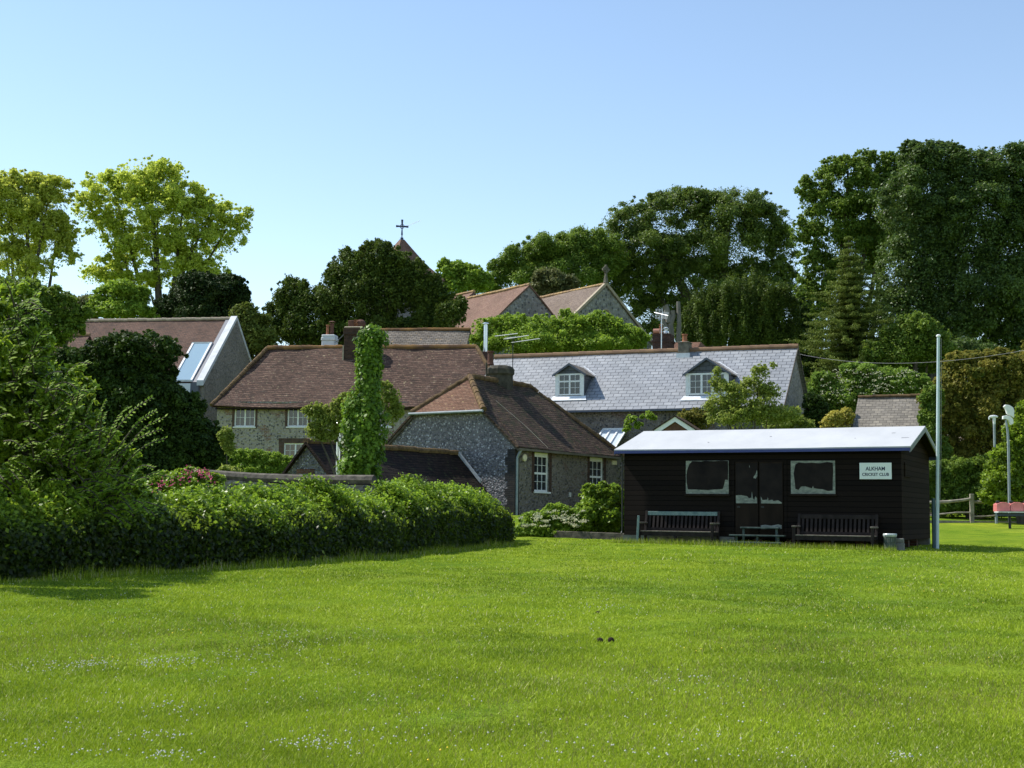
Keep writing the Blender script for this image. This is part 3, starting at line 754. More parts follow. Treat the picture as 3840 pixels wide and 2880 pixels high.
def small_stuff():
    # pale stake leaning by the left bench
    a, _ = PF.hit(2389, 2038, -.72); p = PF.w(a, -.72, 0); g = gzf(p.x, p.y)
    r = empty('garden_stake', (p.x, p.y, g), PTH, 'pale blue painted stake standing against the left end of the bench', 'stake')
    m = MB(); m.bar((0, 0, -.05), (.03, .02, .70), .06, .025, up=(0, 1, 0)); m.build('stake', M['teal'], r, .003)
    # bin
    a, _ = PF.hit(3338, 2052, -.42); p = PF.w(a, -.42, 0); g = gzf(p.x, p.y)
    r = empty('litter_bin', (p.x, p.y, g-.03), PTH, 'round slatted litter bin with pale liner folded over its rim beside the right bench', 'bin'); r.scale = (.66, .66, .74)
    m = MB()
    for k_ in range(14):
        t = 2*math.pi*k_/14; c = Vector((.19*math.cos(t), .19*math.sin(t), 0)); m.bar(c+Vector((0,0,.03)), c*1.12+Vector((0,0,.5)), .07, .018, up=(math.cos(t), math.sin(t), 0))
    for z in (.12, .3, .46): m.tube([(.215*math.cos(t), .215*math.sin(t), z) for t in np.linspace(0, 2*math.pi, 17)], .012, 5)
    m.build('slatted_body', M['binbody'], r)
    m = MB(); m.lathe((0, 0, 0), [(.16, .06), (.19, .45), (.235, .49), (.25, .545), (.225, .575), (.19, .56), (.17, .4), (.15, .1)], 20); m.build('liner', M['bin'], r)
    m = MB(); m.lathe((0, 0, 0), [(.2, 0), (.2, .03), (.17, .05)], 16); m.build('base', M['darkmetal'], r)
    # concrete block by bin
    a, _ = PF.hit(3372, 2055, -.25); p = PF.w(a, -.25, 0)
    m = MB(); m.box((-.13, -.1, 0), (.12, .1, .2)); m.box((-.10, -.09, .202), (.11, .09, .31)); o = m.build('concrete_block', M['plinth'], None, .012); o.location = (p.x, p.y, gzf(p.x, p.y)-.03); o.rotation_euler = (0, 0, PTH+.08)
    tag(o, 'stack of grey concrete blocks against the clubhouse corner beside the bin', 'block')
    # flagpole
    b = P(3514, 2030, 32.6); g = gzf(b.x, b.y); r = empty('flagpole', (b.x, b.y, g), 0, 'tall slim pale metal flagpole at the right corner of the clubhouse', 'flagpole')
    t = P(3519, 1262, 32.6)-Vector((b.x, b.y, g)); mid = t*(.43)
    m = MB(); m.tube([mid*0, mid, t], [.043, .042, .036], 12); m.build('pole', M['teal2'], r)
    m = MB(); m.lathe(t, [(.04, -.01), (.055, .0), (.055, .03), (.03, .05)], 12); m.build('cap', M['white'], r)
    m = MB(); m.bar((-.065, .03, -.1), (-.06, .03, 1.22), .07, .09); m.build('foot_post', M['poledark'], r, .004)
    m = MB(); m.tube([t+Vector((.05, -.05, -.05)), mid+Vector((.06, -.06, 0)), Vector((.06, -.06, 1.0))], .006, 5); m.build('halyard', M['cable'], r)
    # dark clods on the turf
    c = GP(2270, 2410)
    rng = np.random.default_rng(5)
    for i, dx in enumerate((-.055, .055)):
        m = MB(); m.lathe((0, 0, 0), [(.03, -.01), (.036, .012), (.026, .03), (.008, .038)], 9)
        o = m.build('soil_clod', M['soil'], None); o.location = (c.x+dx, c.y, c.z+.012); o.rotation_euler = (.1, .2*i, i*1.3); o.scale = (1.0, 1.2-.2*i, 1.0+.15*i)
        tag(o, 'small dark clod of earth lying on the lawn, %s of a touching pair' % ('left' if i == 0 else 'right'), 'clod', 'earth clods on the lawn')
    c = GP(2242, 2298); m = MB(); m.lathe((0, 0, 0), [(.035, -.01), (.03, .01), (.012, .018)], 9); o = m.build('soil_clod', M['soil'], None); o.location = c; tag(o, 'single brown clod of earth on the lawn farther off than the dark pair', 'clod')
M['teal2'] = noisy('pale_grey_green_paint', (.42,.52,.55), (.52,.62,.64), 3, .45, .4)
M['poledark'] = noisy('dark_teal_paint', (.03,.06,.07), (.05,.085,.1), 3, .6, .3)
M['soil'] = noisy('dark_soil', (.02,.014,.01), (.05,.035,.025), 30, .9, .1)
small_stuff()
M['brick_dull'] = bricks('dull_red_brick', (.13,.07,.05), (.09,.055,.042), (.13,.12,.1))
# ------------------------------------------------------------------ long two-storey flint house (left middle)
def left_house():
    c0 = P(812, 1600, 72); fr = Frame(c0.x, c0.y, rad(-8), z=2.2)
    root = empty('flint_house', fr.o, fr.th, 'long two storey flint house with wavy red tiled hipped roof behind the ivy column', 'house')
    ze = fr.hit(1000, 1522, -.3)[1]; D = 6.8; ry = D/2
    xr0, zr = fr.hit(1003, 1306, ry); xr1, _ = fr.hit(1787, 1304, ry); xr2 = xr1+2.4
    xl = fr.hit(792, 1518, -.3)[0]
    L = xr2-.3
    W1 = (fr.hit(878, 1600), fr.hit(958, 1530)); W2 = (fr.hit(1077, 1600), fr.hit(1156, 1530)); W3 = (fr.hit(1392, 1600), fr.hit(1468, 1534)); W4 = (fr.hit(1063, 1740), fr.hit(1150, 1662))
    ops = [(a[0], b[0], a[1], b[1]) for a, b in (W1, W2, W3, W4)]
    mb = MB(); wall_open(mb, (0, 0, 0), (1, 0, 0), L, -1.2, ze+.25, ops)
    mb.poly([(L, 0, -1.2), (L, D, -1.2), (L, D, ze+.2), (L, 0, ze+.2)]); mb.poly([(0, D, -1.2), (0, 0, -1.2), (0, 0, ze+.2), (0, D, ze+.2)]); mb.poly([(L, D, -1.2), (0, D, -1.2), (0, D, ze+.2), (L, D, ze+.2)])
    mb.build('wall', M['flint'], root)
    for i, o in enumerate(ops):
        window(root, (0, 0, 0), (1, 0, 0), *o, casements=2, cols=2, rows=2 if i < 3 else 3)
    mb = MB()    # brick dressings, 6 mm proud
    for o in ops[:3]:
        for xa, xb in ((o[0]-.13, o[0]-.0), (o[1]+.0, o[1]+.13)): mb.box((xa, -.008, o[2]-.1), (xb, .02, o[3]+.08))
    o = ops[3]; mb.box((o[0]-.3, -.008, o[3]), (o[1]+.3, .02, o[3]+.26)); mb.box((o[0]-.28, -.009, o[2]), (o[0], .02, o[3]-.002)); mb.box((o[1], -.009, o[2]), (o[1]+.28, .02, o[3]-.002))
    each(mb, 'brick_dressing', M['brick_dull'], root)
    mb = MB(); e = ze-.02
    a, b = (xl, -.3, e), (xr2+.1, -.3, e); c, d = (xr1, ry, zr), (xr0, ry, zr)
    roof_slab(mb, a, b, c, d, 60, 14, .055, .08, 7)
    roof_slab(mb, (xr2+.1, D+.3, e), (xl, D+.3, e), d, c, 20, 6, .04, .08, 8)
    roof_slab(mb, (xl, D+.3, e), (xl, -.3, e), d, d, 8, 8, .02, .08, 9)
    roof_slab(mb, (xr2+.1, -.3, e), (xr2+.1, D+.3, e), c, c, 8, 8, .02, .08, 9)
    mb.build('roof', M['tile_red'], root)
    mb = MB(); rd = Vector((0, 0, .03)); ridge_line(mb, [Vector(d)+rd, Vector(c)+rd], .13, .33, 1); mb.build('ridge_tiles', M['ridge_lichen'], root)
    mb = MB(); ridge_line(mb, [Vector(a)+rd, Vector(d)+rd], .11, .22, 2, .03); mb.build('hip_tiles', M['ridge_dark'], root)
    mb = MB(); ridge_line(mb, [Vector(c)+rd, Vector(b)+rd], .11, .22, 3, .03); mb.build('hip_tiles', M['ridge_dark'], root)
    mb = MB(); mb.box((0, -.27, e-.17), (L, -.18, e-.09)); mb.build('eaves_board', M['dkdoor'], root)
    # brick stack on the front slope
    x0, _ = fr.hit(1290, 1300, 2.5); x1, _ = fr.hit(1356, 1300, 2.5); zt = fr.hit(1300, 1222, 2.5)[1]
    ch = MB(); ch.box((x0, 2.5, zr-1.3), (x1, 3.6, zt-.5)); ch.box((x0-.05, 2.45, zt-.5), (x1+.06, 3.65, zt-.12)); 
    cho = ch.build('chimney', M['brick_dark'], root, .01)
    m = MB(); m.box((x0-.02, 2.48, zt-.118), (x1+.02, 3.62, zt-.03)); m.build('flaunching', M['ridge_stone'], cho, .04)
    m = MB(); m.box((x0+.15, 2.7, zt-.03), (x0+.5, 3.1, zt+.34)); m.build('square_pot', M['potdark'], cho, .02)
    m = MB(); xx = x1-.22
    m.lathe((xx, 3.0, zt-.03), [(.26, 0), (.3, .1), (.3, .25), (.24, .36), (.14, .43), (.04, .45)], 14); m.build('hooded_pot', M['potdark'], cho)
    m = MB()
    for z in (.08, .18, .28, .36): m.box((xx-.29, 2.66, zt-.03+z), (xx-.06, 2.76, zt+.01+z))
    each(m, 'pot_louvre', M['pot'], cho)
    m = MB(); m.box((x0-.07, 2.46, zr-1.0), (x0-.003, 2.8, zr+.03)); m.build('flashing', M['ridge_stone'], cho)
    # white rendered stack behind the ridge
    y = 4.6; x0, zb = fr.hit(1204, 1300, y); x1, zt = fr.hit(1256, 1254, y)
    ch = MB(); ch.box((x0+.02, y, zb-1.5), (x1-.02, y+.75, zt-.35)); ch.box((x0-.01, y-.03, zt-.35), (x1+.01, y+.78, zt-.16)); ch.box((x0+.02, y, zt-.16), (x1-.02, y+.75, zt))
    cho = ch.build('chimney', M['whitewash'], root, .03)
    m = MB(); pot(m, ((x0+x1)/2-.12, y+.3, zt-.02), .62, .09); m.build('chimney_pot', M['pot'], cho)
    m = MB(); pot(m, ((x0+x1)/2+.1, y+.4, zt-.02), .72, .13); m.lathe(((x0+x1)/2+.1, y+.4, zt+.74), [(.03, 0), (.22, .03), (.1, .08)], 10); m.build('chimney_pot', M['potdark'], cho)
    m = MB(); a = fr.hit(1257, 1286, y); b = fr.hit(1290, 1254, y); m.tube([(a[0], y, a[1]), (b[0], y, b[1])], .022, 5); m.build('stay_rod', M['cable'], cho)
    # stub with steel flue at the right hip
    y = ry+.2; x0, zb = fr.hit(1808, 1365, y); x1, zt = fr.hit(1829, 1318, y)
    ch = MB(); ch.box((x0, y, zb-.8), (x1, y+.35, zt)); cho = ch.build('chimney', M['brick'], root, .01)
    xc = (x0+x1)/2; zf = fr.hit(1818, 1210, y)[1]; m = MB(); m.tube([(xc, y+.17, zt-.05), (xc, y+.17, zf-.12)], .12, 14)
    m.lathe((xc, y+.17, zf-.12), [(.08, 0), (.08, .06), (.19, .065), (.19, .09), (.1, .15)], 14); m.build('steel_flue', M['steel'], cho)
    for z in np.linspace(zt+.3, zf-.4, 3):
        pass
    return fr
LHF = left_house()

# ------------------------------------------------------------------ flint cottage with half hip (centre)
CTH = rad(-32.5)
def cottage():
    w_ = 6.37; Ln = 8.4
    C = Vector(((1935-1920)/F*52, 52, 0)); ex = Vector((math.cos(CTH), math.sin(CTH), 0)); O = C-ex*w_
    fr = Frame(O.x, O.y, CTH, z=1.35)
    root = empty('half_hipped_cottage', fr.o, CTH, 'flint cottage with dark mossy half hipped tiled roof, beside the clubhouse', 'house')
    ze = fr.hitx(1945, 1676, w_)[1]-.02
    zr = fr.hit(1762, 1414, 1.46)[1]; zr = fr.l(P(1762, 1414, 54.9)).z
    tanp = (zr-ze)/(w_/2+.25); hw = lambda z: (zr-z)/tanp
    zh = fr.hit(1660, 1546, -.15)[1]; m = w_/2; hx = hw(zh)
    Wa = [fr.hitx(2003, 1843, w_), fr.hitx(2060, 1700, w_)]; Wb = [fr.hitx(2211, 1838, w_), fr.hitx(2265, 1719, w_)]
    # window 2 shares the head and sill of window 1
    Wb = [(Wb[0][0], Wa[0][1]), (Wb[1][0], Wa[1][1])]
    g = MB()
    g.poly([(0, 0, -1), (w_, 0, -1), (w_, 0, ze+.1), (m+hx, 0, zh-.05), (m-hx, 0, zh-.05), (0, 0, ze+.1)])
    g.poly([(0, Ln, -1), (0, 0, -1), (0, 0, ze), (0, Ln, ze)]); g.poly([(w_, Ln, -1), (0, Ln, -1), (0, Ln, ze), (w_, Ln, ze)])
    g.build('gable_wall', M['flint_grey'], root)
    ops = [(a[0], b[0], a[1], b[1]) for a, b in (Wa, Wb)]
    s = MB(); wall_open(s, (w_, 0, 0), (0, 1, 0), Ln, -1, ze+.15, ops, .14); s.build('side_wall', M['flint_dark'], root)
    # wall_open's inward normal for (0,1,0) is (-1,0,0)
    for o in ops:
        wd = window(root, (w_, 0, 0), (0, 1, 0), *o, casements=1, cols=3, rows=4, splits=[2], inset=.11, fr=.075, head=.10)
    q = MB()
    for k_ in range(16):
        z = -.6+k_*.31
        if z > ze-.3: break
        q.box((w_-.34-(.12 if k_ % 2 else 0), -.012, z), (w_+.008, .02, z+.305))
    q.box((w_-.02, -.0, -.6), (w_+.009, .30, ze-.02)); q.build('quoins', M['brick_grey'], root)
    fb = MB(); 
    for o in ops:
        fb.box((w_-.01, o[0]-.2, o[2]-.06), (w_+.006, o[0], o[3]+.16)); fb.box((w_-.01, o[1], o[2]-.06), (w_+.006, o[1]+.2, o[3]+.16)); fb.box((w_-.01, o[0], o[3]), (w_+.007, o[1], o[3]+.15))
    each(fb, 'brick_dressing', M['brick_dark'], root)
    e = -.16; xo = w_+.25; yb = Ln+.25; hb = 2.3; zer = zr-tanp*(m+.25)
    R = MB()
    # right slope in two bands on one plane
    roof_slab(R, (xo, e, zer), (xo, yb, zer), (m, yb-hb-.25, zr), (m, 1.46, zr), 40, 12, .035, .08, 21)
    mb2 = MB()
    # the triangle of the right slope between verge, half hip and ridge start
    roof_slab(R, (xo, e, zer), (m, 1.46, zr), (m+hx, e, zh), (xo, e, zer), 10, 6, .0, .08, 21)
    roof_slab(R, (-.25, yb, zer), (-.25, e, zer), (m, 1.46, zr), (m, yb-hb-.25, zr), 24, 8, .02, .08, 22)
    roof_slab(R, (-.25, e, zer), (m-hx, e, zh), (m, 1.46, zr), (m, 1.46, zr), 8, 8, 0, .08, 22)
    roof_slab(R, (xo, yb, zer), (-.25, yb, zer), (m, yb-hb-.25, zr), (m, yb-hb-.25, zr), 8, 8, .0, .08, 23)
    R.build('roof', M['tile_dark'], root)
    H = MB(); roof_slab(H, (m-hx, e-.04, zh), (m+hx, e-.04, zh), (m, 1.46, zr+.01), (m, 1.46, zr+.01), 10, 8, .01, .06, 24); H.build('half_hip', M['tile_orange'], root)
    T = MB(); up = Vector((0, 0, .04))
    ridge_line(T, [Vector((m, 1.4, zr))+up, Vector((m, yb-hb-.25, zr))+up], .12, .33, 1)
    ridge_line(T, [Vector((m, yb-hb-.25, zr))+up, Vector((xo, yb, zer))+up], .1, .24, 2, .03)
    T.build('ridge_tiles', M['ridge_dark'], root)
    T = MB(); ridge_line(T, [Vector((m-hx, e, zh))+up, Vector((m, 1.46, zr))+up], .1, .22, 5, .03); ridge_line(T, [Vector((m+hx, e, zh))+up, Vector((m, 1.46, zr))+up], .13, .24, 6, .02)
    T.build('hip_tiles', M['ridge_dark'], root)
    # gutters and pipe
    gt = MB(); gt.tube([(m-hx-.05, e-.1, zh-.03), (m+hx+.03, e-.1, zh-.01)], .055, 8); gt.build('half_hip_gutter', M['grey'], root)
    gt = MB(); gt.box((xo-.04, e+.05, zer-.13), (xo+.035, yb, zer-.04)); gt.build('gutter', M['flintgut'], root)
    px_ = xo-.02
    gt = MB(); gt.tube([(px_, e+.25, zer-.08), (px_-.05, e+.2, zer-.22), (w_+.06, e+.22, zer-.42), (w_+.06, e+.22, .1)], .05, 8); gt.build('drainpipe', M['grey'], root)
    # verge boards under the gable tiles
    vb = MB(); vb.prism([(m+hx, e+.06, zh-.09), (xo-.05, e+.06, zer-.05), (xo-.05, e+.06, zer-.17), (m+hx, e+.06, zh-.21)], (0, .04, 0)); vb.prism([(m-hx, e+.06, zh-.09), (.0-.2, e+.06, zer-.05), (-.2, e+.06, zer-.17), (m-hx, e+.06, zh-.21)], (0, .04, 0)); each(vb, 'bargeboard', M['darkstone'], root)
    # alarm box and vents on the side wall
    y0, z0 = fr.hitx(1963, 1716, w_); a = MB(); a.lathe((0, 0, 0), [(.13, -.03), (.15, .0), (.15, .05), (.1, .07)], 8)
    o = a.build('alarm_box', M['alarm'], root); o.rotation_euler = (0, math.pi/2, 0); o.location = (w_+.03, y0, z0)
    y0, z0 = fr.hitx(2302, 1735, w_); a = MB(); a.box((w_+.0, y0-.2, z0-.09), (w_+.04, y0+.22, z0+.09)); a.build('wall_box', M['alarm'], root)
    y0, z0 = fr.hitx(2136, 1852, w_); a = MB(); a.box((w_, y0-.07, z0-.13), (w_+.04, y0+.07, z0+.06)); a.build('wall_vent', M['dirtywhite'], root)
    # stone chimney behind the ridge
    cy = 3.75; y0 = cy; zt = fr.l(P(1872, 1362, 57.2)).z
    ch = MB(); ch.lathe((0, 0, 0), [(.55, -1.4), (.55, .36), (.62, .44), (.62, .64), (.54, .74), (.42, .8)], 8)
    cho = ch.build('chimney', M['stonecap'], root); cho.location = (m-.12, cy+.2, zt-.93); cho.rotation_euler = (0, 0, rad(22.5)); 
    pt_ = MB(); pot(pt_, (-.42, -.1, .82), .62, .14); pt_.build('chimney_pot', M['potdark'], cho)
    pt_ = MB(); pt_.tube([(-.5, -.45, -1.3), (-.52, -.45, .9)], .045, 8); pt_.build('vent_pipe', M['stonecap'], cho)
    # lightning / phone wire across the slope
    wv = [fr.l(P(1950, 1520, 53.5)), fr.l(P(2078, 1684, 52.6))]
    wi = MB(); sl = lambda x: zr-tanp*(x-m)+.06
    ys = (2.0, 2.75); wi.tube([(m+1.2, 1.6, sl(m+1.2)), (m+2.4, 2.0, sl(m+2.4)), (xo-.02, 2.1, sl(xo-.02))], .006, 5); wi.build('slope_wire', M['alarm'], root)
    return fr, zr
M['flintgut'] = noisy('brown_gutter', (.09,.08,.06), (.16,.14,.11), 5, .7, .3)
CTF, CTZR = cottage()

def aerial(name, label, px, ybot, ytop, Y, elems, tilt, cat='aerial', boomdir=(1, .2, 0)):
    b = P(px, ybot, Y); t = P(px+2, ytop, Y); r = empty(name, b, 0, label, cat); h = (t-b)
    m = MB(); m.tube([(0, 0, -.3), h], .022, 6); m.build('mast', M['darkmetal'] if name == 'tv_aerial' else M['alu'], r)
    return r, h
r, h = aerial('tv_aerial', 'long thin television aerial with bare horizontal rods above the stone chimney', 1922, 1428, 1268, 57, 0, 0)
for pa, pb in (((1856, 1261), (1941, 1251)), ((1890, 1273), (1983, 1258)), ((1890, 1270), (1935, 1263)), ((1918, 1285), (2024, 1270))):
    m = MB(); a = P(*pa, 57)-r.location; b = P(*pb, 56.6)-r.location; m.tube([a, b], .018, 5); m.build('rod', M['alu'], r)

# ------------------------------------------------------------------ dark-roofed outbuilding in front
def outbuilding():
    hw_ = 2.25; ap = P(1155, 1658, 45.6); ex = Vector((math.cos(CTH), math.sin(CTH), 0)); O = ap-ex*hw_
    fr = Frame(O.x, O.y, CTH, z=1.2); root = empty('outbuilding', fr.o, CTH, 'low flint outbuilding with almost black tiled roof and pointed flint gable behind the hedge', 'outbuilding')
    zr = fr.l(ap).z; tp = math.tan(rad(46)); ze = zr-tp*(hw_+.1); Ln = 9.0
    g = MB(); g.poly([(0, 0, -.6), (2*hw_, 0, -.6), (2*hw_, 0, ze), (hw_, 0, zr-.06), (0, 0, ze)]); g.build('gable_wall', M['flint_grey'], root)
    g = MB(); g.poly([(2*hw_, 0, -.6), (2*hw_, Ln, -.6), (2*hw_, Ln, ze), (2*hw_, 0, ze)]); g.poly([(0, Ln, -.6), (0, 0, -.6), (0, 0, ze), (0, Ln, ze)]); g.poly([(2*hw_, Ln, -.6), (0, Ln, -.6), (0, Ln, ze), (hw_, Ln, zr-.06), (2*hw_, Ln, ze)]); g.build('wall', M['flint_dark'], root)
    R = MB(); roof_slab(R, (2*hw_+.1, -.12, ze), (2*hw_+.1, Ln, ze), (hw_, Ln, zr), (hw_, -.12, zr), 40, 8, .04, .08, 31)
    roof_slab(R, (-.1, Ln, ze), (-.1, -.12, ze), (hw_, -.12, zr), (hw_, Ln, zr), 40, 8, .04, .08, 32); R.build('roof', M['tile_black'], root)
    T = MB(); ridge_line(T, [Vector((hw_, -.12, zr+.03)), Vector((hw_, Ln, zr+.03))], .11, .33, 4); T.build('ridge_tiles', M['ridge_dark'], root)
    fl = MB(); fl.prism([(hw_+.05, Ln-.02, zr-.02), (hw_+1.15, Ln-.02, zr-.02-1.1*tp), (hw_+1.15, Ln-.02, zr+.12-1.1*tp), (hw_+.05, Ln-.02, zr+.12)], (0, -.1, 0)); fl.build('lead_flashing', M['lead'], root)
    x, z = fr.hit(1145, 1785); b = MB(); b.box((x-.26, -.03, z-.1), (x+.26, .0, z+.06)); b.build('lintel_board', M['dirtywhite'], root)
    b = MB(); b.box((x-.4, -.012, z+.065), (x+.4, .01, z+.24)); b.build('brick_arch', M['brick'], root)
    # steel stovepipe rising from it
    q = P(1266, 1800, 45); fz = gzf(q.x, q.y); r2 = empty('stovepipe', (q.x, q.y, fz), 0, 'thin silver stovepipe with a domed cap left of the ivy column', 'flue')
    m = MB(); zt = P(1266, 1600, 45).z-fz; m.tube([(0, 0, 0), (0, 0, zt)], .075, 12); m.build('pipe', M['steel'], r2)
    m = MB(); m.lathe((0, 0, zt), [(.05, -.08), (.05, 0.04), (.17, .06), (.19, .1), (.13, .17), (.03, .2)], 14); m.build('cap', M['steel'], r2)
outbuilding()

# ------------------------------------------------------------------ slate-roofed house (right middle)
def slate_house():
    th = rad(-22); Rc = Vector(((2935-1920)/F*59, 59, 0)); ex = Vector((math.cos(th), math.sin(th), 0)); L = 15.2; O = Rc-ex*L
    fr = Frame(O.x, O.y, th, z=1.7); D = 7.0; ry = 3.5
    root = empty('slate_roofed_house', fr.o, th, 'long house with pale grey slate roof and two white framed dormers behind the clubhouse', 'house')
    zr = fr.hit(2990, 1301, ry)[1]; ze = fr.hit(2700, 1527, -.25)[1]; tp = (zr-ze)/(ry+.25); zs = lambda y: ze+(y+.25)*tp
    g = MB(); g.poly([(0, 0, -1), (L, 0, -1), (L, 0, ze+.1), (0, 0, ze+.1)]); g.poly([(0, D, -1), (0, 0, -1), (0, 0, ze+.1), (0, ry, zr-.1), (0, D, ze+.1)]); g.poly([(L, D, -1), (0, D, -1), (0, D, ze+.1), (L, D, ze+.1)])
    g.build('wall', M['flint_dark'], root)
    g = MB(); g.poly([(L, 0, -1), (L, D, -1), (L, D, ze+.1), (L, ry, zr-.08), (L, 0, ze+.1)]); g.box((L, 0, ze-.35), (L+.012, D, ze-.2)); g.build('gable_wall', M['flint_barn'], root)
    R = MB(); roof_slab(R, (-.1, -.28, ze-.02), (L+.14, -.28, ze-.02), (L+.14, ry, zr), (-.1, ry, zr), 60, 12, .012, .05, 41)
    roof_slab(R, (L+.14, D+.28, ze-.02), (-.1, D+.28, ze-.02), (-.1, ry, zr), (L+.14, ry, zr), 20, 6, .01, .05, 42); R.build('roof', M['slate'], root)
    T = MB(); ridge_line(T, [Vector((-.1, ry, zr+.02)), Vector((L+.16, ry, zr+.02))], .13, .45, 3, .006); T.build('ridge_tiles', M['ridge'], root)
    T = MB(); T.prism([(L+.141, -.26, ze-.13), (L+.141, ry, zr-.11), (L+.141, ry, zr+.02), (L+.141, -.26, ze)], (.03, 0, 0)); T.prism([(L+.141, D+.26, ze-.13), (L+.141, ry, zr-.11), (L+.141, ry, zr+.02), (L+.141, D+.26, ze)], (.03, 0, 0)); each(T, 'bargeboard', M['darkstone'], root)
    G = MB(); G.box((0, -.36, ze-.12), (L+.1, -.285, ze-.04)); G.build('gutter', M['bluegrey'], root)
    # dormers
    for (pl, pr, ps, pe, pa, cas) in ((2083, 2190, 1489, 1403, 1366, [(2, [1])]), (2572, 2733, 1487, 1401, 1345, 3)):
        # front plane: where the sill meets the slope
        yf = .45
        for _ in range(30):
            zsill = fr.hit((pl+pr)/2, ps, yf)[1]; yf += (zsill-zs(yf))/tp*.7
        x0 = fr.hit(pl, ps, yf)[0]; x1 = fr.hit(pr, ps, yf)[0]; zb = zs(yf); zE = fr.hit(pl, pe, yf)[1]; xm = (x0+x1)/2; zA = fr.hit((pl+pr)/2, pa, yf)[1]
        yE = yf+(zE-zb)/tp; yA = yf+(zA-zb)/tp
        d = MB()   # cheeks and tympanum hung with dark slate
        d.poly([(x1, yf, zb), (x1, yE+.1, zE+.06), (x1, yf, zE)]); d.poly([(x0, yf, zb), (x0, yf, zE), (x0, yE+.1, zE+.06)])
        d.poly([(x0, yf-.03, zE), (x1, yf-.03, zE), (xm, yf-.03, zA)]); d.poly([(x0, yf-.03, zE), (x0, yf, zE), (x1, yf, zE), (x1, yf-.03, zE)])
        do = d.build('dormer', M['slate_dark'], root)
        R = MB(); ov = .13; k_ = (zA-zE)/((x1-x0)/2)
        roof_slab(R, (x0-ov, yf-.14, zE-ov*k_+.04), (xm, yf-.14, zA+.04), (xm, yA+.1, zA+.04), (x0-ov, yE+.1, zE-ov*k_+.04), 4, 4, 0, .05)
        roof_slab(R, (xm, yf-.14, zA+.04), (x1+ov, yf-.14, zE-ov*k_+.04), (x1+ov, yE+.1, zE-ov*k_+.04), (xm, yA+.1, zA+.04), 4, 4, 0, .05)
        R.build('dormer_roof', M['tile_grey'], do)
        B = MB(); 
        for xs, s in ((x0, -1), (x1, 1)): B.prism([(xs+s*ov, yf-.165, zE-ov*k_-.07), (xs+s*ov, yf-.165, zE-ov*k_+.03), (xm, yf-.165, zA+.05), (xm, yf-.165, zA-.06)], (0, .022, 0))
        each(B, 'bargeboard', M['bluegrey'], do)
        Vf = MB()
        Vf.bar((xm+.05, yA+.06, zA+.09), (x1+ov, yE+.05, zE-ov*k_+.13), .09, .03); Vf.build('valley_lead', M['leadwhite'], do)
        A = MB(); A.prism([(x0-.1, yf-.03, zb+.03), (x1+.1, yf-.03, zb+.03), (x1+.2, yf-.28, zb-.28*tp+.04), (x0-.2, yf-.28, zb-.28*tp+.04)], (0, 0, .018)); A.build('lead_apron', M['leadwhite'], do)
        fw = MB(); 
        for xa, xb in ((x0, x0+.14), (x1-.14, x1)): fw.box((xa, yf-.05, zb+.06), (xb, yf+.01, zE))
        each(fw, 'corner_post', M['white'], do)
        if pl < 2300:
            window(do, (0, yf-.03, 0), (1, 0, 0), x0+.14, x1-.14, zb+.08, zE, casements=2, cols=2, rows=3, splits=[2], inset=.03, fr=.07, sill=False)
        else:
            window(do, (0, yf-.03, 0), (1, 0, 0), x0+.14, x1-.14, zb+.08, zE, casements=3, cols=2, rows=3, inset=.03, fr=.08, sill=False)
    # grey rendered stack on the ridge with a pot
    x0 = fr.hit(2542, 1300, ry-.35)[0]; x1 = fr.hit(2582, 1300, ry-.35)[0]; zt = fr.hit(2560, 1281, ry-.35)[1]
    c = MB(); c.box((x0, ry-.35, zr-.7), (x1, ry+.3, zt-.06)); c.box((x0-.03, ry-.38, zt-.06), (x1+.03, ry+.33, zt)); cho = c.build('chimney', M['render'], root, .02)
    m = MB(); pot(m, ((x0+x1)/2, ry-.05, zt-.02), .42, .13); m.build('chimney_pot', M['pot'], cho)
    m = MB(); m.box((x0-.05, ry-.47, zs(ry-.47)-.03), (x1+.08, ry-.351, zs(ry-.4)+.17)); m.build('flashing', M['leadwhite'], cho)
    return fr, zr, ry, L
SHF, SZR, SRY, SL = slate_house()

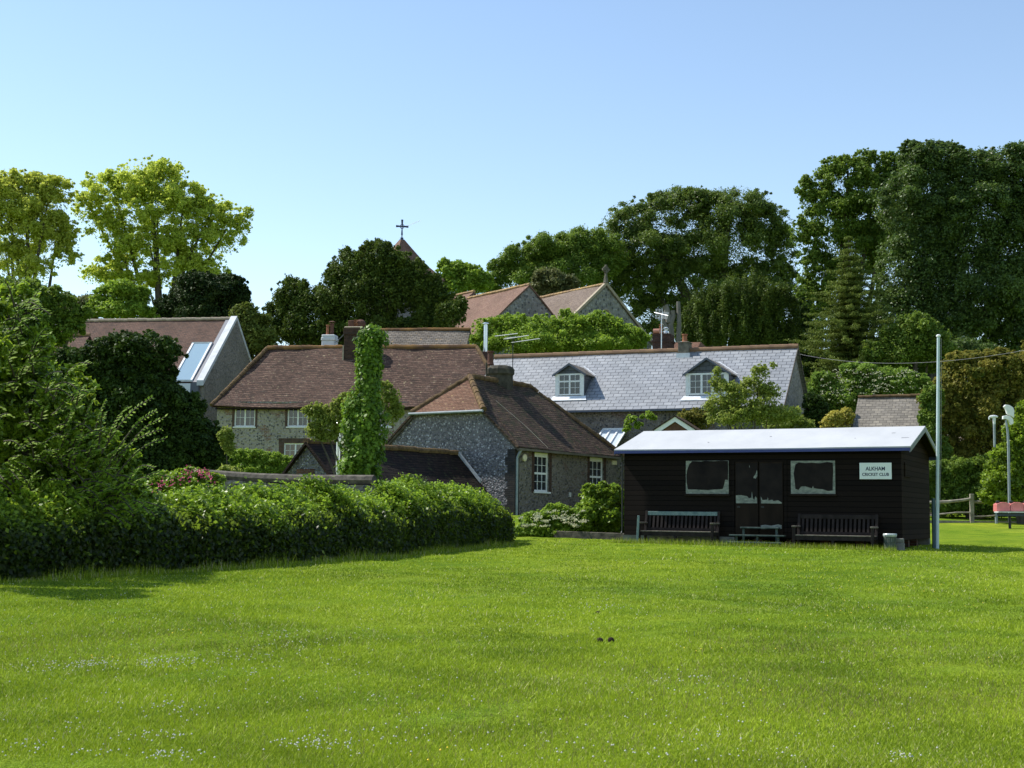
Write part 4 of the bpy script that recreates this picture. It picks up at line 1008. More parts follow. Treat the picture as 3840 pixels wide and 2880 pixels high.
def behind_slate():
    # brick chimney stack with aerial on a small tiled roof behind the slate ridge
    Y = 70; fr = Frame(P(2440, 1300, Y).x, Y, rad(-20), z=2.6)
    root = empty('tiled_annexe', fr.o, fr.th, 'small red tiled building mostly hidden behind the slate ridge beside the twin bare trunks', 'house')
    def q(px, py, y=0): x, z = fr.hit(px, py, y); return x, z
    a = q(2446, 1315); b = q(2514, 1252); s = MB(); s.box((a[0], 0, a[1]-5), (b[0], .9, b[1]-.05)); s.box((a[0]-.05, -.05, b[1]-.42), (b[0]+.05, .95, b[1]-.3)); s.box((a[0]+.02, -.03, b[1]-.05), (b[0]-.02, .93, b[1]+.03)); ch = s.build('chimney', M['brick_dark'], root, .01)
    m = MB(); c = q(2461, 1242); m.tube([(c[0]-.17, .1, c[1]-.0), (c[0]+.17, .1, c[1]+.0)], .15, 12); m.build('cowl', M['copper'], ch)
    m = MB(); c = q(2470, 1240); pot(m, (c[0], .55, c[1]-.1), .42, .1); m.lathe((c[0], .55, c[1]+.36), [(.03, 0), (.16, .02), (.02, .06)], 10); m.build('chimney_pot', M['pot'], ch)
    m = MB(); c = q(2493, 1246); m.lathe((c[0], .3, c[1]), [(.12, 0), (.09, .12), (.1, .2), (.05, .24), (.16, .25), (.02, .32)], 10); m.build('vent_cowl', M['alu'], ch)
    # roofs
    a = q(2514, 1292, 2); b = q(2626, 1283, 2); e = q(2500, 1360, -.6); z0 = b[1]; ze_ = e[1]-.6
    R = MB(); roof_slab(R, (a[0]-.5, -1.4, ze_), (b[0]+.15, -1.4, ze_), (b[0], 2, z0), (a[0]-.5, 2, z0), 12, 6, .03, .08, 5)
    roof_slab(R, (b[0]+.15, -1.4, ze_), (b[0]+2.0, 2.6, ze_), (b[0], 2, z0), (b[0], 2, z0), 8, 6, .02, .08, 6)
    roof_slab(R, (b[0]+2.0, 2.6, ze_), (a[0]-.5, 5, ze_), (a[0]-.5, 2, z0), (b[0], 2, z0), 8, 4, 0, .08, 6)
    R.build('roof', M['tile_orange'], root)
    w_ = MB(); w_.box((a[0]-.4, -1.1, -1), (b[0]+.6, 3.4, ze_)); w_.build('wall', M['brick'], root)
    # aerial
    b = P(2480, 1285, 69.4); r = empty('grid_aerial', b, 0, 'silver television aerial with grid reflector above the brick chimney stack', 'aerial')
    t = P(2481, 1180, 69.4)-b
    m = MB(); m.tube([(0, 0, -.4), t], .028, 6); m.build('mast', M['alu'], r)
    m = MB(); s = 69.4/F
    for i, yy in enumerate((1160, 1166, 1172, 1178)):
        a = P(2458, yy, 69)-b; c = P(2486, yy, 69)-b; m.tube([a, c], .012, 4)
    for i, yy in enumerate((1183, 1189, 1195)):
        a = P(2460-i, yy, 69)-b; c = P(2500, yy+1, 69)-b; m.tube([a, c], .012, 4)
    for xx in (2461, 2474, 2484): m.tube([P(xx, 1159, 69)-b, P(xx, 1179, 69)-b], .012, 4); m.tube([P(xx, 1183, 69)-b, P(xx-2, 1195, 69)-b], .012, 4)
    m.build('reflector_grid', M['alu'], r)
    m = MB(); m.tube([P(2454, 1172, 69)-b, P(2506, 1184, 68.3)-b], .02, 5)
    for i in range(6):
        p = (P(2484+i*4, 1181+i*.7, 68.8)-b); m.tube([p+Vector((-.05, 0, -.18)), p+Vector((.05, 0, .18))], .01, 4)
    m.build('boom', M['alu'], r)
    # pollarded bare trunks
    for (pb, pt_, rr, lab, stubs) in (((2519, 1300), (2509, 1180), .17, 'bare pollarded trunk with knobbly stubs at its head, behind the brick stack', 1), ((2543, 1300), (2544, 1131), .14, 'tall bare squared off dead trunk standing to the right of the pollarded one', 0)):
        b = P(*pb, 80); g = gzf(b.x, b.y); r = empty('dead_trunk', (b.x, b.y, g), 0, lab, 'tree', 'bare dead trunks')
        m = MB(); t = P(*pt_, 80)-Vector((b.x, b.y, g)); bb = Vector((0, 0, -.3)); k_ = b-Vector((b.x, b.y, g))
        m.tube([bb, k_, k_.lerp(t, .5)+Vector((.06, 0, 0)), t], [rr*1.3, rr*1.1, rr, rr*.85], 9)
        m.build('trunk', BARKP, r)
        if stubs:
            m = MB(); m.tube([t+Vector((0, 0, -.5)), t+Vector((-.15, 0, .35)), t+Vector((-.25, 0, .55))], [.2, .17, .2], 8); m.tube([t+Vector((.05, 0, -.7)), t+Vector((.25, 0, -.1)), t+Vector((.2, 0, .25))], [.18, .15, .17], 8); m.tube([t+Vector((-.1, 0, -.8)), t+Vector((-.55, 0, -.1))], [.1, .1], 8); each(m, 'stub', BARKP, r)
behind_slate()

# ------------------------------------------------------------------ conservatory and porch in front of the slate house
def front_bits():
    fr = Frame(P(2255, 1700, 59.8).x, 59.8, rad(-22), z=1.8); root = empty('conservatory', fr.o, fr.th, 'white framed glass lean-to between the half hipped cottage and the clubhouse', 'conservatory')
    x0 = fr.hit(2262, 1612, 2.2)[0]; x1, zt = fr.hit(2350, 1611, 2.2); zb = fr.hit(2300, 1702, 0)[1]
    g = MB(); g.prism([(x0, 0, zb), (x1, 0, zb), (x1, 2.2, zt), (x0, 2.2, zt)], (0, 0, -.02)); g.build('glass_roof', M['pale_glass'], root)
    n = 3; m = MB()
    for k_ in range(n+1):
        x = x0+(x1-x0)*k_/n; m.bar((x, -.05, zb+.03), (x, 2.2, zt+.03), .07, .06)
    m.bar((x0, 2.2, zt+.03), (x1+.03, 2.2, zt+.03), .09, .09); m.bar((x0, -.04, zb-.03), (x1+.03, -.04, zb-.03), .09, .09); each(m, 'rafter', M['white'], root)
    m = MB()
    for k_ in range(n+1):
        x = x0+(x1-x0)*k_/n; m.box((x-.04, -.04, 0), (x+.04, .04, zb-.08))
    m.box((x0, -.03, .5), (x1, .03, .58)); each(m, 'post', M['white'], root)
    g = MB(); g.box((x0+.03, -.006, .05), (x1-.03, .006, zb-.08)); g.build('glass', M['pale_glass'], root)
    m = MB(); m.box((x0, -.1, -.8), (x1, .1, .05)); m.build('base_wall', M['brick'], root)
    # porch
    fr = Frame(P(2450, 1600, 53).x, 53, rad(-18), z=1.5); root = empty('porch', fr.o, fr.th, 'small gabled porch with white bargeboards peeping over the clubhouse roof', 'porch')
    xa, za = fr.hit(2531, 1561); xl, zl = fr.hit(2452, 1611); xr, _ = fr.hit(2608, 1611)
    B = MB(); t = .17
    B.prism([(xl, 0, zl), (xa, 0, za), (xa, 0, za-t*1.25), (xl+.1, 0, zl-t)], (0, .04, 0)); B.prism([(xr, 0, zl), (xa, 0, za), (xa, 0, za-t*1.25), (xr-.1, 0, zl-t)], (0, .04, 0)); each(B, 'bargeboard', M['white'], root)
    G = MB(); G.poly([(xl+.1, .08, zl-.3), (xr-.1, .08, zl-.3), (xa, .08, za-.1)]); G.build('gable_infill', M['board_red'], root)
    R = MB(); roof_slab(R, (xl-.05, -.04, zl+.0), (xa, -.04, za+.04), (xa, 2.5, za+.04), (xl-.05, 2.5, zl+.0), 6, 6, 0, .05); roof_slab(R, (xa, -.04, za+.04), (xr+.05, -.04, zl), (xr+.05, 2.5, zl), (xa, 2.5, za+.04), 6, 6, 0, .05); R.build('roof', M['tile_dark'], root)
    W_ = MB(); W_.box((xl+.15, .1, -1), (xr-.15, 2.5, zl-.1)); W_.build('wall', M['brick'], root)
front_bits()

# ------------------------------------------------------------------ barn, grey tiled house, mossy roofed shed, low roof
def gable_house(name, label, cat, apex, th, half, L, pitch, rmat, wmat, ridgemat, left=True, over=.15, endover=.12, zbase=None, seed=0, amp=.03, extra=None, wall_h=2.6, ridger=.11):
    """apex: world point of the right (left=True) or left end of the ridge at the gable face"""
    ex = Vector((math.cos(th), math.sin(th), 0)); ey = Vector((-math.sin(th), math.cos(th), 0))
    O = apex-ey*half-(ex*L if left else Vector((0, 0, 0))); zb = gzf(O.x, O.y) if zbase is None else zbase
    fr = Frame(O.x, O.y, th, z=zb); root = empty(name, fr.o, th, label, cat)
    zr = apex.z-zb; tp = math.tan(rad(pitch)); ze = zr-tp*(half+over)
    g = MB(); g.poly([(0, 0, -2), (L, 0, -2), (L, 0, ze+.1), (0, 0, ze+.1)]); g.poly([(L, 2*half, -2), (0, 2*half, -2), (0, 2*half, ze+.1), (L, 2*half, ze+.1)])
    for x, s in ((0, 0), (L, 1)):
        q = [(x, 0, -2), (x, 2*half, -2), (x, 2*half, ze+.08), (x, half, zr-.07), (x, 0, ze+.08)]; g.poly(q if s else q[::-1])
    g.build('wall', wmat, root)
    R = MB(); roof_slab(R, (-endover, -over, ze), (L+endover, -over, ze), (L+endover, half, zr), (-endover, half, zr), 40, 10, amp, .08, seed)
    roof_slab(R, (L+endover, 2*half+over, ze), (-endover, 2*half+over, ze), (-endover, half, zr), (L+endover, half, zr), 20, 6, amp, .08, seed+1); R.build('roof', rmat, root)
    T = MB(); ridge_line(T, [Vector((-endover, half, zr+.03)), Vector((L+endover, half, zr+.03))], ridger, .33, seed); T.build('ridge_tiles', ridgemat, root)
    return fr, root, zr, ze, tp

def far_buildings():
    # barn
    ap = P(866, 1197, 85); th = rad(-10); h = 4.8; L = 11.8
    fr, root, zr, ze, tp = gable_house('converted_barn', 'brown tiled barn with pale stone parapets and a large sloping rooflight at far left', 'barn', ap, th, h, L, 43, M['tile_barn'], M['flint_barn'], M['ridge_stone'], endover=0, seed=51, amp=.012)
    c = MB()
    for x in (-.42, L+.002):
        c.prism([(x, -.25, ze-.16), (x, -.25, ze+.16), (x, h, zr+.2), (x, h, zr-.05)], (.42, 0, 0)); c.prism([(x, 2*h+.25, ze-.16), (x, 2*h+.25, ze+.16), (x, h, zr+.2), (x, h, zr-.05)], (.42, 0, 0))
    each(c, 'parapet', M['whitestone'], root)
    w2 = MB(); w2.poly([(L+.4, 0, -2), (L+.4, 2*h, -2), (L+.4, 2*h, ze), (L+.4, h, zr-.06), (L+.4, 0, ze)]); w2.poly([(L, 0, -2), (L+.4, 0, -2), (L+.4, 0, ze), (L, 0, ze)]); w2.build('gable_wall', M['flint_barn'], root)
    lead = MB(); lead.prism([(L-.3, -.2, ze+.03), (L-.3, h, zr+.03), (L-.002, h, zr+.03), (L-.002, -.2, ze+.03)], (0, 0, .03)); lead.prism([(.02, -.2, ze+.03), (.02, h, zr+.03), (.3, h, zr+.03), (.3, -.2, ze+.03)], (0, 0, .03)); each(lead, 'valley_lead', M['bluegrey'], root)
    # rooflight over the eaves
    sl = lambda y: ze+(y+.15)*tp
    x1 = L-.40; x0 = x1-1.2; ya, yb = -.1, 2.75
    f = MB()
    for x in (x0, x1): f.bar((x, ya, sl(ya)+.1), (x, yb, sl(yb)+.1), .12, .14)
    f.bar((x0-.06, yb, sl(yb)+.1), (x1+.06, yb, sl(yb)+.1), .14, .14); f.bar((x0-.06, ya, sl(ya)+.1), (x1+.06, ya, sl(ya)+.1), .1, .12)
    rl = f.build('rooflight', M['leadwhite'], root)
    g = MB(); g.prism([(x0+.06, ya, sl(ya)+.12), (x1-.06, ya, sl(ya)+.12), (x1-.06, yb, sl(yb)+.12), (x0+.06, yb, sl(yb)+.12)], (0, 0, .02)); g.build('glass', M['skylight'], rl)
    g = MB(); g.box((x0+.02, -.19, ze-2.2), (x1-.02, -.14, ze-.02)); g.build('glass', M['pale_glass'], rl)
    g = MB(); g.box((x0-.1, -.2, ze-2.2), (x0+.02, .02, ze)); g.box((x1-.02, -.2, ze-2.2), (x1+.5, .02, ze+.02)); each(g, 'jamb', M['bluegrey'], rl)
    y, z = 6.8, ze-.4
    b = MB(); b.box((L+.395, y, z-.5), (L+.43, y+.45, z+.35)); b.build('shutter', M['board_red'], root)
    b = MB(); b.box((L+.395, y-.1, z+.36), (L+.44, y+.55, z+.46)); b.build('lintel', M['brick'], root)
    b = MB(); b.box((7.9, -.25, sl(0.2)-.05), (8.6, .2, sl(.2)+.12)); b.build('roof_window', M['leadwhite'], root)
    # lower roof in front of it
    ap = P(330, 1257, 76)
    gable_house('low_tiled_barn', 'lower brown tiled roof seen among the leaves in front of the large barn', 'barn', ap, rad(-8), 3.6, 7, 42, M['tile_barn'], M['flint_barn'], M['ridge'], seed=55)
    # grey tiled house
    ap = P(1757, 1236, 84)
    fr, root, zr, ze, tp = gable_house('grey_tiled_house', 'house with grey stone tiled roof and orange lichened ridge rising behind the red roof', 'house', ap, rad(-9), 3.6, 7.0, 46, M['tile_grey'], M['flint_barn'], M['ridge_lichen'], seed=61, amp=.04)
    # mossy roof at right
    ap = P(3228, 1490, 62)
    fr, root, zr, ze, tp = gable_house('mossy_roofed_shed', 'old shed with pale mottled tiled roof right of the yellow shrub', 'shed', ap, rad(-24), 3.6, 6.5, 44, M['tile_moss'], M['darkstone'], M['ridge_dark'], left=False, seed=65, ridger=.07)
M['whitestone'] = noisy('pale_parapet_stone', (.50,.52,.55), (.66,.68,.71), 3, .7, .3)
far_buildings()

# ------------------------------------------------------------------ church
def church():
    th = rad(35.2); ap = P(1985, 1068, 100); Z0 = gzf(ap.x, ap.y)
    root = empty('church', (ap.x, ap.y, Z0), th, 'old flint church with two pointed gables and a red capped tower bearing a cross', 'church')
    W = Frame(ap.x, ap.y, th, z=Z0)
    def gab(apx, half, L, pitch, rm, wallm, seed, coping=None):
        a = W.l(apx); tp = math.tan(rad(pitch)); zr = a.z; ze = zr-tp*(half+.1)
        g = MB(); g.poly([(a.x-half, a.y, -3), (a.x+half, a.y, -3), (a.x+half, a.y, ze+.1), (a.x, a.y, zr-.08), (a.x-half, a.y, ze+.1)])
        g.poly([(a.x-half, a.y+L, -3), (a.x-half, a.y, -3), (a.x-half, a.y, ze+.1), (a.x-half, a.y+L, ze+.1)]); g.poly([(a.x+half, a.y, -3), (a.x+half, a.y+L, -3), (a.x+half, a.y+L, ze+.1), (a.x+half, a.y, ze+.1)])
        g.build('gable_wall', wallm, root)
        R = MB(); o = .08
        roof_slab(R, (a.x-half-.15, a.y+L, ze), (a.x-half-.15, a.y-o, ze), (a.x, a.y-o, zr), (a.x, a.y+L, zr), 20, 8, .03, .1, seed)
        roof_slab(R, (a.x+half+.15, a.y-o, ze), (a.x+half+.15, a.y+L, ze), (a.x, a.y+L, zr), (a.x, a.y-o, zr), 20, 8, .03, .1, seed); R.build('roof', rm, root)
        T = MB(); ridge_line(T, [Vector((a.x, a.y-o, zr+.03)), Vector((a.x, a.y+L, zr+.03))], .13, .4, seed); T.build('ridge_tiles', M['ridge_church'], root)
        if coping:
            c = MB()
            for s in (-1, 1): c.prism([(a.x, a.y-.12, zr+.18), (a.x+s*(half+.15), a.y-.12, ze+.18), (a.x+s*(half+.15), a.y-.12, ze-.06), (a.x, a.y-.12, zr-.08)], (0, .3, 0))
            each(c, 'coping', M['ridge_stone'], root)
        return a, zr, ze
    gab(ap, 4.6, 8.5, 42, M['tile_church'], M['flint_church'], 71)
    a, zr, ze = gab(P(2272, 1066, 100), 4.6, 13, 42, M['tile_church2'], M['flint_church'], 73, coping=True)
    # finial cross
    m = MB(); m.tube([(a.x, a.y, zr+.1), (a.x, a.y, zr+.75)], [.2, .09], 8); m.box((a.x-.07, a.y-.07, zr+.7), (a.x+.07, a.y+.07, zr+1.5)); m.box((a.x-.33, a.y-.07, zr+1.05), (a.x+.33, a.y+.07, zr+1.22))
    m.tube([(a.x+.24*math.cos(t), a.y, zr+1.13+.24*math.sin(t)) for t in np.linspace(0, 2*math.pi, 17)], .05, 6); m.build('finial_cross', M['render'], root)
    # round foiled window
    cz = zr-2.35
    m = MB(); m.tube([(a.x+.42*math.cos(t), a.y-.03, cz+.42*math.sin(t)) for t in np.linspace(0, 2*math.pi, 25)], .09, 8)
    for k_ in range(6):
        t = math.pi/2+k_*math.pi/3+math.pi/6; m.bar((a.x+.42*math.cos(t), a.y-.03, cz+.42*math.sin(t)), (a.x+.2*math.cos(t), a.y-.03, cz+.2*math.sin(t)), .06, .06, up=(0, 1, 0))
    wd = m.build('foiled_window', M['ridge_stone'], root)
    m = MB(); m.prism([(a.x+.36*math.cos(t), a.y-.012, cz+.36*math.sin(t)) for t in np.linspace(0, 2*math.pi, 20)[:-1]], (0, .006, 0)); m.build('glass', M['glass'], wd)
    # nave roof end
    gab(P(1776, 1094, 109), 3.4, 6, 44, M['tile_church'], M['flint_church'], 75)
    # tower
    t = W.l(P(1507, 897, 108)); hw_ = 2.5; zt = t.z-3.5
    m = MB(); m.box((t.x-hw_, t.y-hw_, -3), (t.x+hw_, t.y+hw_, zt)); m.build('tower', M['flint_church'], root)
    m = MB(); zc = t.z-.05
    prof = [(hw_+.2, zt-.05), (hw_*.62, zt+1.25), (hw_*.25, zc-.75), (.16, zc)]
    for (r0, z0), (r1, z1) in zip(prof[:-1], prof[1:]):
        for sx, sy, sx2, sy2 in ((-1, -1, 1, -1), (1, -1, 1, 1), (1, 1, -1, 1), (-1, 1, -1, -1)):
            m.poly([(t.x+sx*r0, t.y+sy*r0, z0), (t.x+sx2*r0, t.y+sy2*r0, z0), (t.x+sx2*r1, t.y+sy2*r1, z1), (t.x+sx*r1, t.y+sy*r1, z1)])
    m.build('tower_roof', M['tile_church'], root)
    m = MB(); zb = zc; s = 108/F
    m.lathe((t.x, t.y, zb-.1), [(.22, 0), (.2, .12), (.1, .16), (.1, .2), (.17, .24), (.08, .3)], 10)
    m.tube([(t.x, t.y, zb+.1), (t.x, t.y, zb+.5)], .045, 6)
    ch_ = math.cos(-th); sh_ = math.sin(-th)
    def q(u, z, d=0): return (t.x+ch_*u, t.y+sh_*u, zb+z)   # turned to face the viewer's side
    def arm(p0, p1, w0, w1):
        a, b = Vector(p0), Vector(p1); m.tube([a, b], [w0, w1], 4)
    arm(q(0, .95), q(0, .4), .05, .09); arm(q(0, .95), q(0, 1.68), .05, .11); arm(q(0, 1.12), q(-.5, 1.14), .05, .1); arm(q(0, 1.12), q(.52, 1.1), .05, .1)
    m.tube([q(.17*math.cos(k_), 1.12+.17*math.sin(k_)) for k_ in np.linspace(0, 2*math.pi, 17)], .03, 6)
    m.build('tower_cross', M['cast'], root)
M['ridge_church'] = noisy('church_ridge', (.25,.17,.11), (.48,.33,.14), 1.2, .9, .15, .02)
church()

# ------------------------------------------------------------------ garden wall, fence, right-hand posts, red seat, cable
def side_things():
    a = P(815, 1772, 34.5); b = P(1345, 1806, 33); a.z = b.z = 0
    fr = Frame(a.x, a.y, math.atan2(b.y-a.y, b.x-a.x)); L = (b-a).length
    root = empty('garden_wall', fr.o, fr.th, 'low dark garden wall with curved stone coping behind the hedge top', 'wall')
    zt0 = fr.hit(820, 1775)[1]; zt1 = fr.hit(1255, 1800)[1]
    m = MB(); m.prism([(-.8, 0, -.3), (L+.3, 0, -.3), (L+.3, 0, zt1-.12), (L*.5, 0, (zt0+zt1)/2-.2), (-.8, 0, zt0-.1)], (0, .3, 0)); m.build('wall', M['flint_dark'], root)
    m = MB(); pts = [(-.85, .15, zt0+.0), (L*.25, .15, zt0*.72+zt1*.28-.07), (L*.6, .15, zt0*.4+zt1*.6-.06), (L+.35, .15, zt1)]; m.tube(pts, [.13, .13, .13, .13], 8); m.build('coping', M['darkstone'], root)
    # kerb strip left of the clubhouse
    p = P(2080, 2010, 37); q = P(2345, 2016, 35.8); m = MB(); p.z = gzf(p.x, p.y); q.z = gzf(q.x, q.y); m.bar(p+Vector((0, 0, .07)), q+Vector((0, 0, .07)), .12, .22); o = m.build('kerb', M['darkstone'], None, .01); tag(o, 'low dark timber edging on the grass left of the clubhouse', 'kerb')
    # fence
    Y = 50.5; root = None
    xs = [3645-238*2.0, 3645-238, 3645, 3645+220, 3645+440]
    base = P(3645, 1955, Y); g0 = gzf(base.x, base.y)
    root = empty('post_and_rail_fence', (base.x, base.y, g0), 0, 'rustic cleft wooden post and rail fence right of the flagpole', 'fence')
    tops = []
    for i, x in enumerate(xs):
        p = P(x, 1955, Y+(.4 if i > 2 else 0)*(i-2)); l = Vector((p.x-base.x, p.y-base.y, gzf(p.x, p.y)-g0)); m = MB(); m.bar(l+Vector((0, 0, -.2)), l+Vector((.01, 0, 1.08)), .15, .12); m.build('post', M['fencewood'], root, .012); tops.append(l)
    rng = random.Random(3)
    for a, b in zip(tops[:-1], tops[1:]):
        for z, r in ((.86, .10), (.37, .05)):
            m = MB(); pts = []
            for k_ in range(9):
                f = k_/8; pts.append(a.lerp(b, f)+Vector((0, -.02, z-.12*(1-f)+.035*math.sin(f*6+z*9)+rng.uniform(-.01, .01))))
            m.tube(pts, [r*.62*(1-.3*abs(k_/8-.5)) for k_ in range(9)], 6); m.build('rail', M['fencewood'], root)
    m = MB(); m.bar(tops[1]+Vector((0, -.1, .05)), tops[3]+Vector((0, -.1, .03)), .12, .10); m.build('ground_board', M['fencewood'], root)
    # white hooded posts
    p = P(3732, 1760, 50); g = gzf(p.x, p.y); r = empty('hooded_post', (p.x, p.y, g), 0, 'slim grey post with a small white curved hood in front of the copper bush', 'post')
    t = P(3728, 1570, 50)-Vector((p.x, p.y, g)); m = MB(); m.tube([(0, 0, 0), t], [.05, .045], 10); m.build('post', M['grey'], r)
    m = MB(); m.tube([t+Vector((0, 0, -.22)), t+Vector((0, 0, .02))], [.045, .06], 10); pts = [t+Vector((x, 0, .03+.05*math.cos(x*4.5))) for x in np.linspace(-.18, .14, 9)]; m.tube(pts, [.03, .045, .05, .055, .055, .055, .05, .045, .03], 8); m.tube([pts[0], pts[0]+Vector((-.01, 0, -.1))], [.035, .025], 8); m.build('hood', M['white'], r)
    p = P(3783, 1700, 48); g = gzf(p.x, p.y); r = empty('curved_lamp', (p.x, p.y, g), 0, 'white lamp of two curved blades on a bent pole among leaves', 'lamp')
    o = Vector((p.x, p.y, g)); q = lambda a, b: P(a, b, 48)-o
    m = MB(); m.tube([q(3786, 1960), q(3782, 1680), q(3779, 1620), q(3772, 1575)], [.05, .05, .045, .035], 8); m.build('pole', M['grey'], r)
    m = MB(); m.prism([q(*c) for c in ((3762, 1572), (3762, 1560), (3775, 1557), (3790, 1562), (3800, 1572), (3801, 1588), (3792, 1594), (3784, 1578), (3774, 1571))], (0, .12, 0)); m.build('lower_blade', M['white'], r, .01)
    m = MB(); m.prism([q(*c) for c in ((3765, 1524), (3772, 1517), (3786, 1519), (3800, 1528), (3804, 1540), (3803, 1566), (3792, 1560), (3778, 1552), (3772, 1535))], (0, .12, 0)); m.build('upper_blade', M['white'], r, .01)
    # red moulded seat at the right edge
    Y = 46.5; p = P(3790, 1955, Y); g = gzf(p.x, p.y); o = Vector((p.x, p.y, g)); r = empty('moulded_seat', o, 0, 'faded red scalloped plastic seat with white edge on a dark post at the right edge', 'seat')
    q = lambda a, b, d=0: P(a, b, Y+d)-o
    for k_ in range(3):
        xa = 3737+k_*52; xb = xa+52
        m = MB(); prof = [q(xa+1, 1918), q(xa+1, 1890)]+[q(xa+1+(50)*f, 1892-9*math.sin(math.pi*min(1, max(0, f)))**.6) for f in np.linspace(.05, .95, 9)]+[q(xb-1, 1890), q(xb-1, 1918)]
        m.prism(prof, (0, .35, .0)); m.build('scalloped_panel', M['pink'], r, .01)
    m = MB(); m.bar(q(3736, 1920), q(3895, 1921), .42, .03); m.build('white_edge', M['white'], r)
    m = MB(); m.bar(q(3745, 1929, .1), q(3895, 1930, .1), .3, .1); m.build('beam', M['cast'], r)
    m = MB(); m.tube([q(3786, 1932, .1), Vector((q(3786, 1932, .1).x, .1, -.05))], .05, 8); m.tube([q(3886, 1932, .1), Vector((q(3886, 1932, .1).x, .1, -.05))], .05, 8); each(m, 'leg', M['darkmetal'], r)
    for xx in (3741, 3792, 3844):
        m = MB(); c = q(xx, 1884, .1); m.lathe(c, [(.03, -.05), (.07, 0), (.07, .04), (.03, .06)], 8); m.build('knob', M['darkmetal'], r)
    # overhead cable
    a = P(2993, 1327, 62); b = P(3960, 1290, 44); m = MB(); pts = []
    for k_ in range(25):
        f = k_/24; c = a.lerp(b, f); c.z -= 1.2*4*f*(1-f)*.45; pts.append(c)
    m.tube(pts, .006, 5); o = m.build('overhead_cable', M['cable'], None); tag(o, 'thin cable running from the slate house gable out past the flagpole top', 'cable')
side_things()

def contrail():
    m = MB(); a = P(1516, 852, 2600); b = P(1579, 826, 2600); m.tube([a, a.lerp(b, .5), a.lerp(b, .85), b], [.6, 1.3, 1.5, .5], 8)
    mt = mat('thin_vapour', (.9,.9,.9), 1, 0); mt.node_tree.nodes['Principled BSDF'].inputs['Alpha'].default_value = .28
    tag(m.build('contrail', mt, None), 'short faint white vapour trail in the sky right of the tower cross', 'contrail')
contrail()
# ------------------------------------------------------------------ vegetation
LM = {}
LM['poplar'] = leafmat('yellow_green_leaf', (.32,.41,.05), (.64,.72,.14), .5, .5, .12, (.66,.72,.09))
LM['poplar2'] = leafmat('olive_yellow_leaf', (.29,.36,.05), (.60,.64,.13), .5, .5, .12, (.60,.64,.08))
LM['yew'] = leafmat('dark_yew_needle', (.010,.024,.008), (.055,.09,.02), .12, .6, .1)
LM['yewb'] = leafmat('yew_shoot', (.012,.030,.007), (.15,.21,.03), .2, .55, .12)
LM['bright'] = leafmat('bright_green_leaf', (.10,.19,.02), (.33,.46,.05), .45, .5, .2)
LM['mid'] = leafmat('mid_green_leaf', (.045,.10,.014), (.22,.31,.04), .38, .5, .2)
LM['beech'] = leafmat('beech_leaf', (.03,.065,.012), (.19,.26,.045), .34, .45, .25)
LM['deep'] = leafmat('deep_green_leaf', (.014,.036,.009), (.14,.215,.042), .32, .45, .3)
LM['olive'] = leafmat('olive_leaf', (.07,.09,.03), (.19,.20,.07), .3, .55, .15)
LM['spruce'] = leafmat('spruce_needle', (.035,.06,.012), (.20,.25,.045), .25, .6, .1)
LM['copper'] = leafmat('bronze_leaf', (.045,.095,.014), (.32,.27,.05), .38, .5, .12, (.34,.30,.06))
LM['yellow'] = leafmat('golden_leaf', (.30,.27,.04), (.62,.55,.12), .3, .5, .2)
LM['airy'] = leafmat('yellowish_airy_leaf', (.14,.19,.03), (.34,.40,.08), .45, .5, .15)
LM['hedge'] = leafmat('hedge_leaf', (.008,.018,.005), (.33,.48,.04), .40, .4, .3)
LM['ivy'] = leafmat('ivy_leaf', (.020,.06,.008), (.22,.36,.03), .34, .45, .2)
LM['near'] = leafmat('cherry_leaf', (.014,.036,.006), (.33,.46,.035), .44, .4, .3)
LM['spray'] = leafmat('lit_cherry_leaf', (.14,.25,.02), (.30,.44,.04), .45, .6, .12)
LM['elder'] = leafmat('elder_leaf', (.05,.12,.014), (.27,.39,.06), .4, .5, .15)
LM['dark'] = leafmat('dark_shrub_leaf', (.012,.026,.008), (.07,.12,.018), .22, .55, .12)
LM['creamfl'] = leafmat('cream_flower', (.35,.36,.2), (.58,.57,.38), .3, .7, .1)
LM['pinkfl'] = leafmat('pink_flower', (.45,.04,.12), (.75,.12,.28), .3, .6, .2)
G_HILL = 'trees on the churchyard hill'

# far trees, left
tree('poplar', 'tall yellow green tree cut off by the left edge', 'tree', 106, [(40,760,130,100),(190,730,100,75),(110,860,170,110),(20,980,120,90),(215,880,90,70),(130,1010,80,50,-2),(0,700,80,60),(250,960,60,40),(90,690,100,50),(60,1110,60,50)], LM['poplar2'], .20, 80000, 11, trunk=105, tr=.42, per=50, frac=.17, inner=.1, core=.12, shell=.25, jitter=.85, group=G_HILL, limbs=8)
tree('poplar', 'tallest yellow green tree with open feathery crown above the barn', 'tree', 110, [(555,680,150,80),(420,730,130,85),(690,760,110,80),(590,810,200,110),(410,850,90,80),(800,810,100,70),(850,880,80,70),(730,920,150,90),(560,940,180,90),(440,1000,90,50),(690,1030,150,60),(350,1030,60,40),(910,840,35,45),(930,800,20,30),(330,790,60,60),(620,640,70,40),(500,1060,120,40),(760,1010,100,60)], LM['poplar'], .20, 140000, 12, trunk=600, tr=.5, per=50, frac=.15, inner=.1, core=.12, shell=.25, jitter=.85, group=G_HILL, limbs=14)
tree('yew', 'dark spreading yew under the tall yellow green tree', 'tree', 99, [(770,1110,140,75),(860,1090,70,60),(660,1160,90,50),(750,1060,80,40),(905,1140,40,60),(600,1190,60,30),(800,1190,160,40)], LM['yew'], .24, 46000, 13, trunk=790, per=22, frac=.26, core=.25, group=G_HILL)
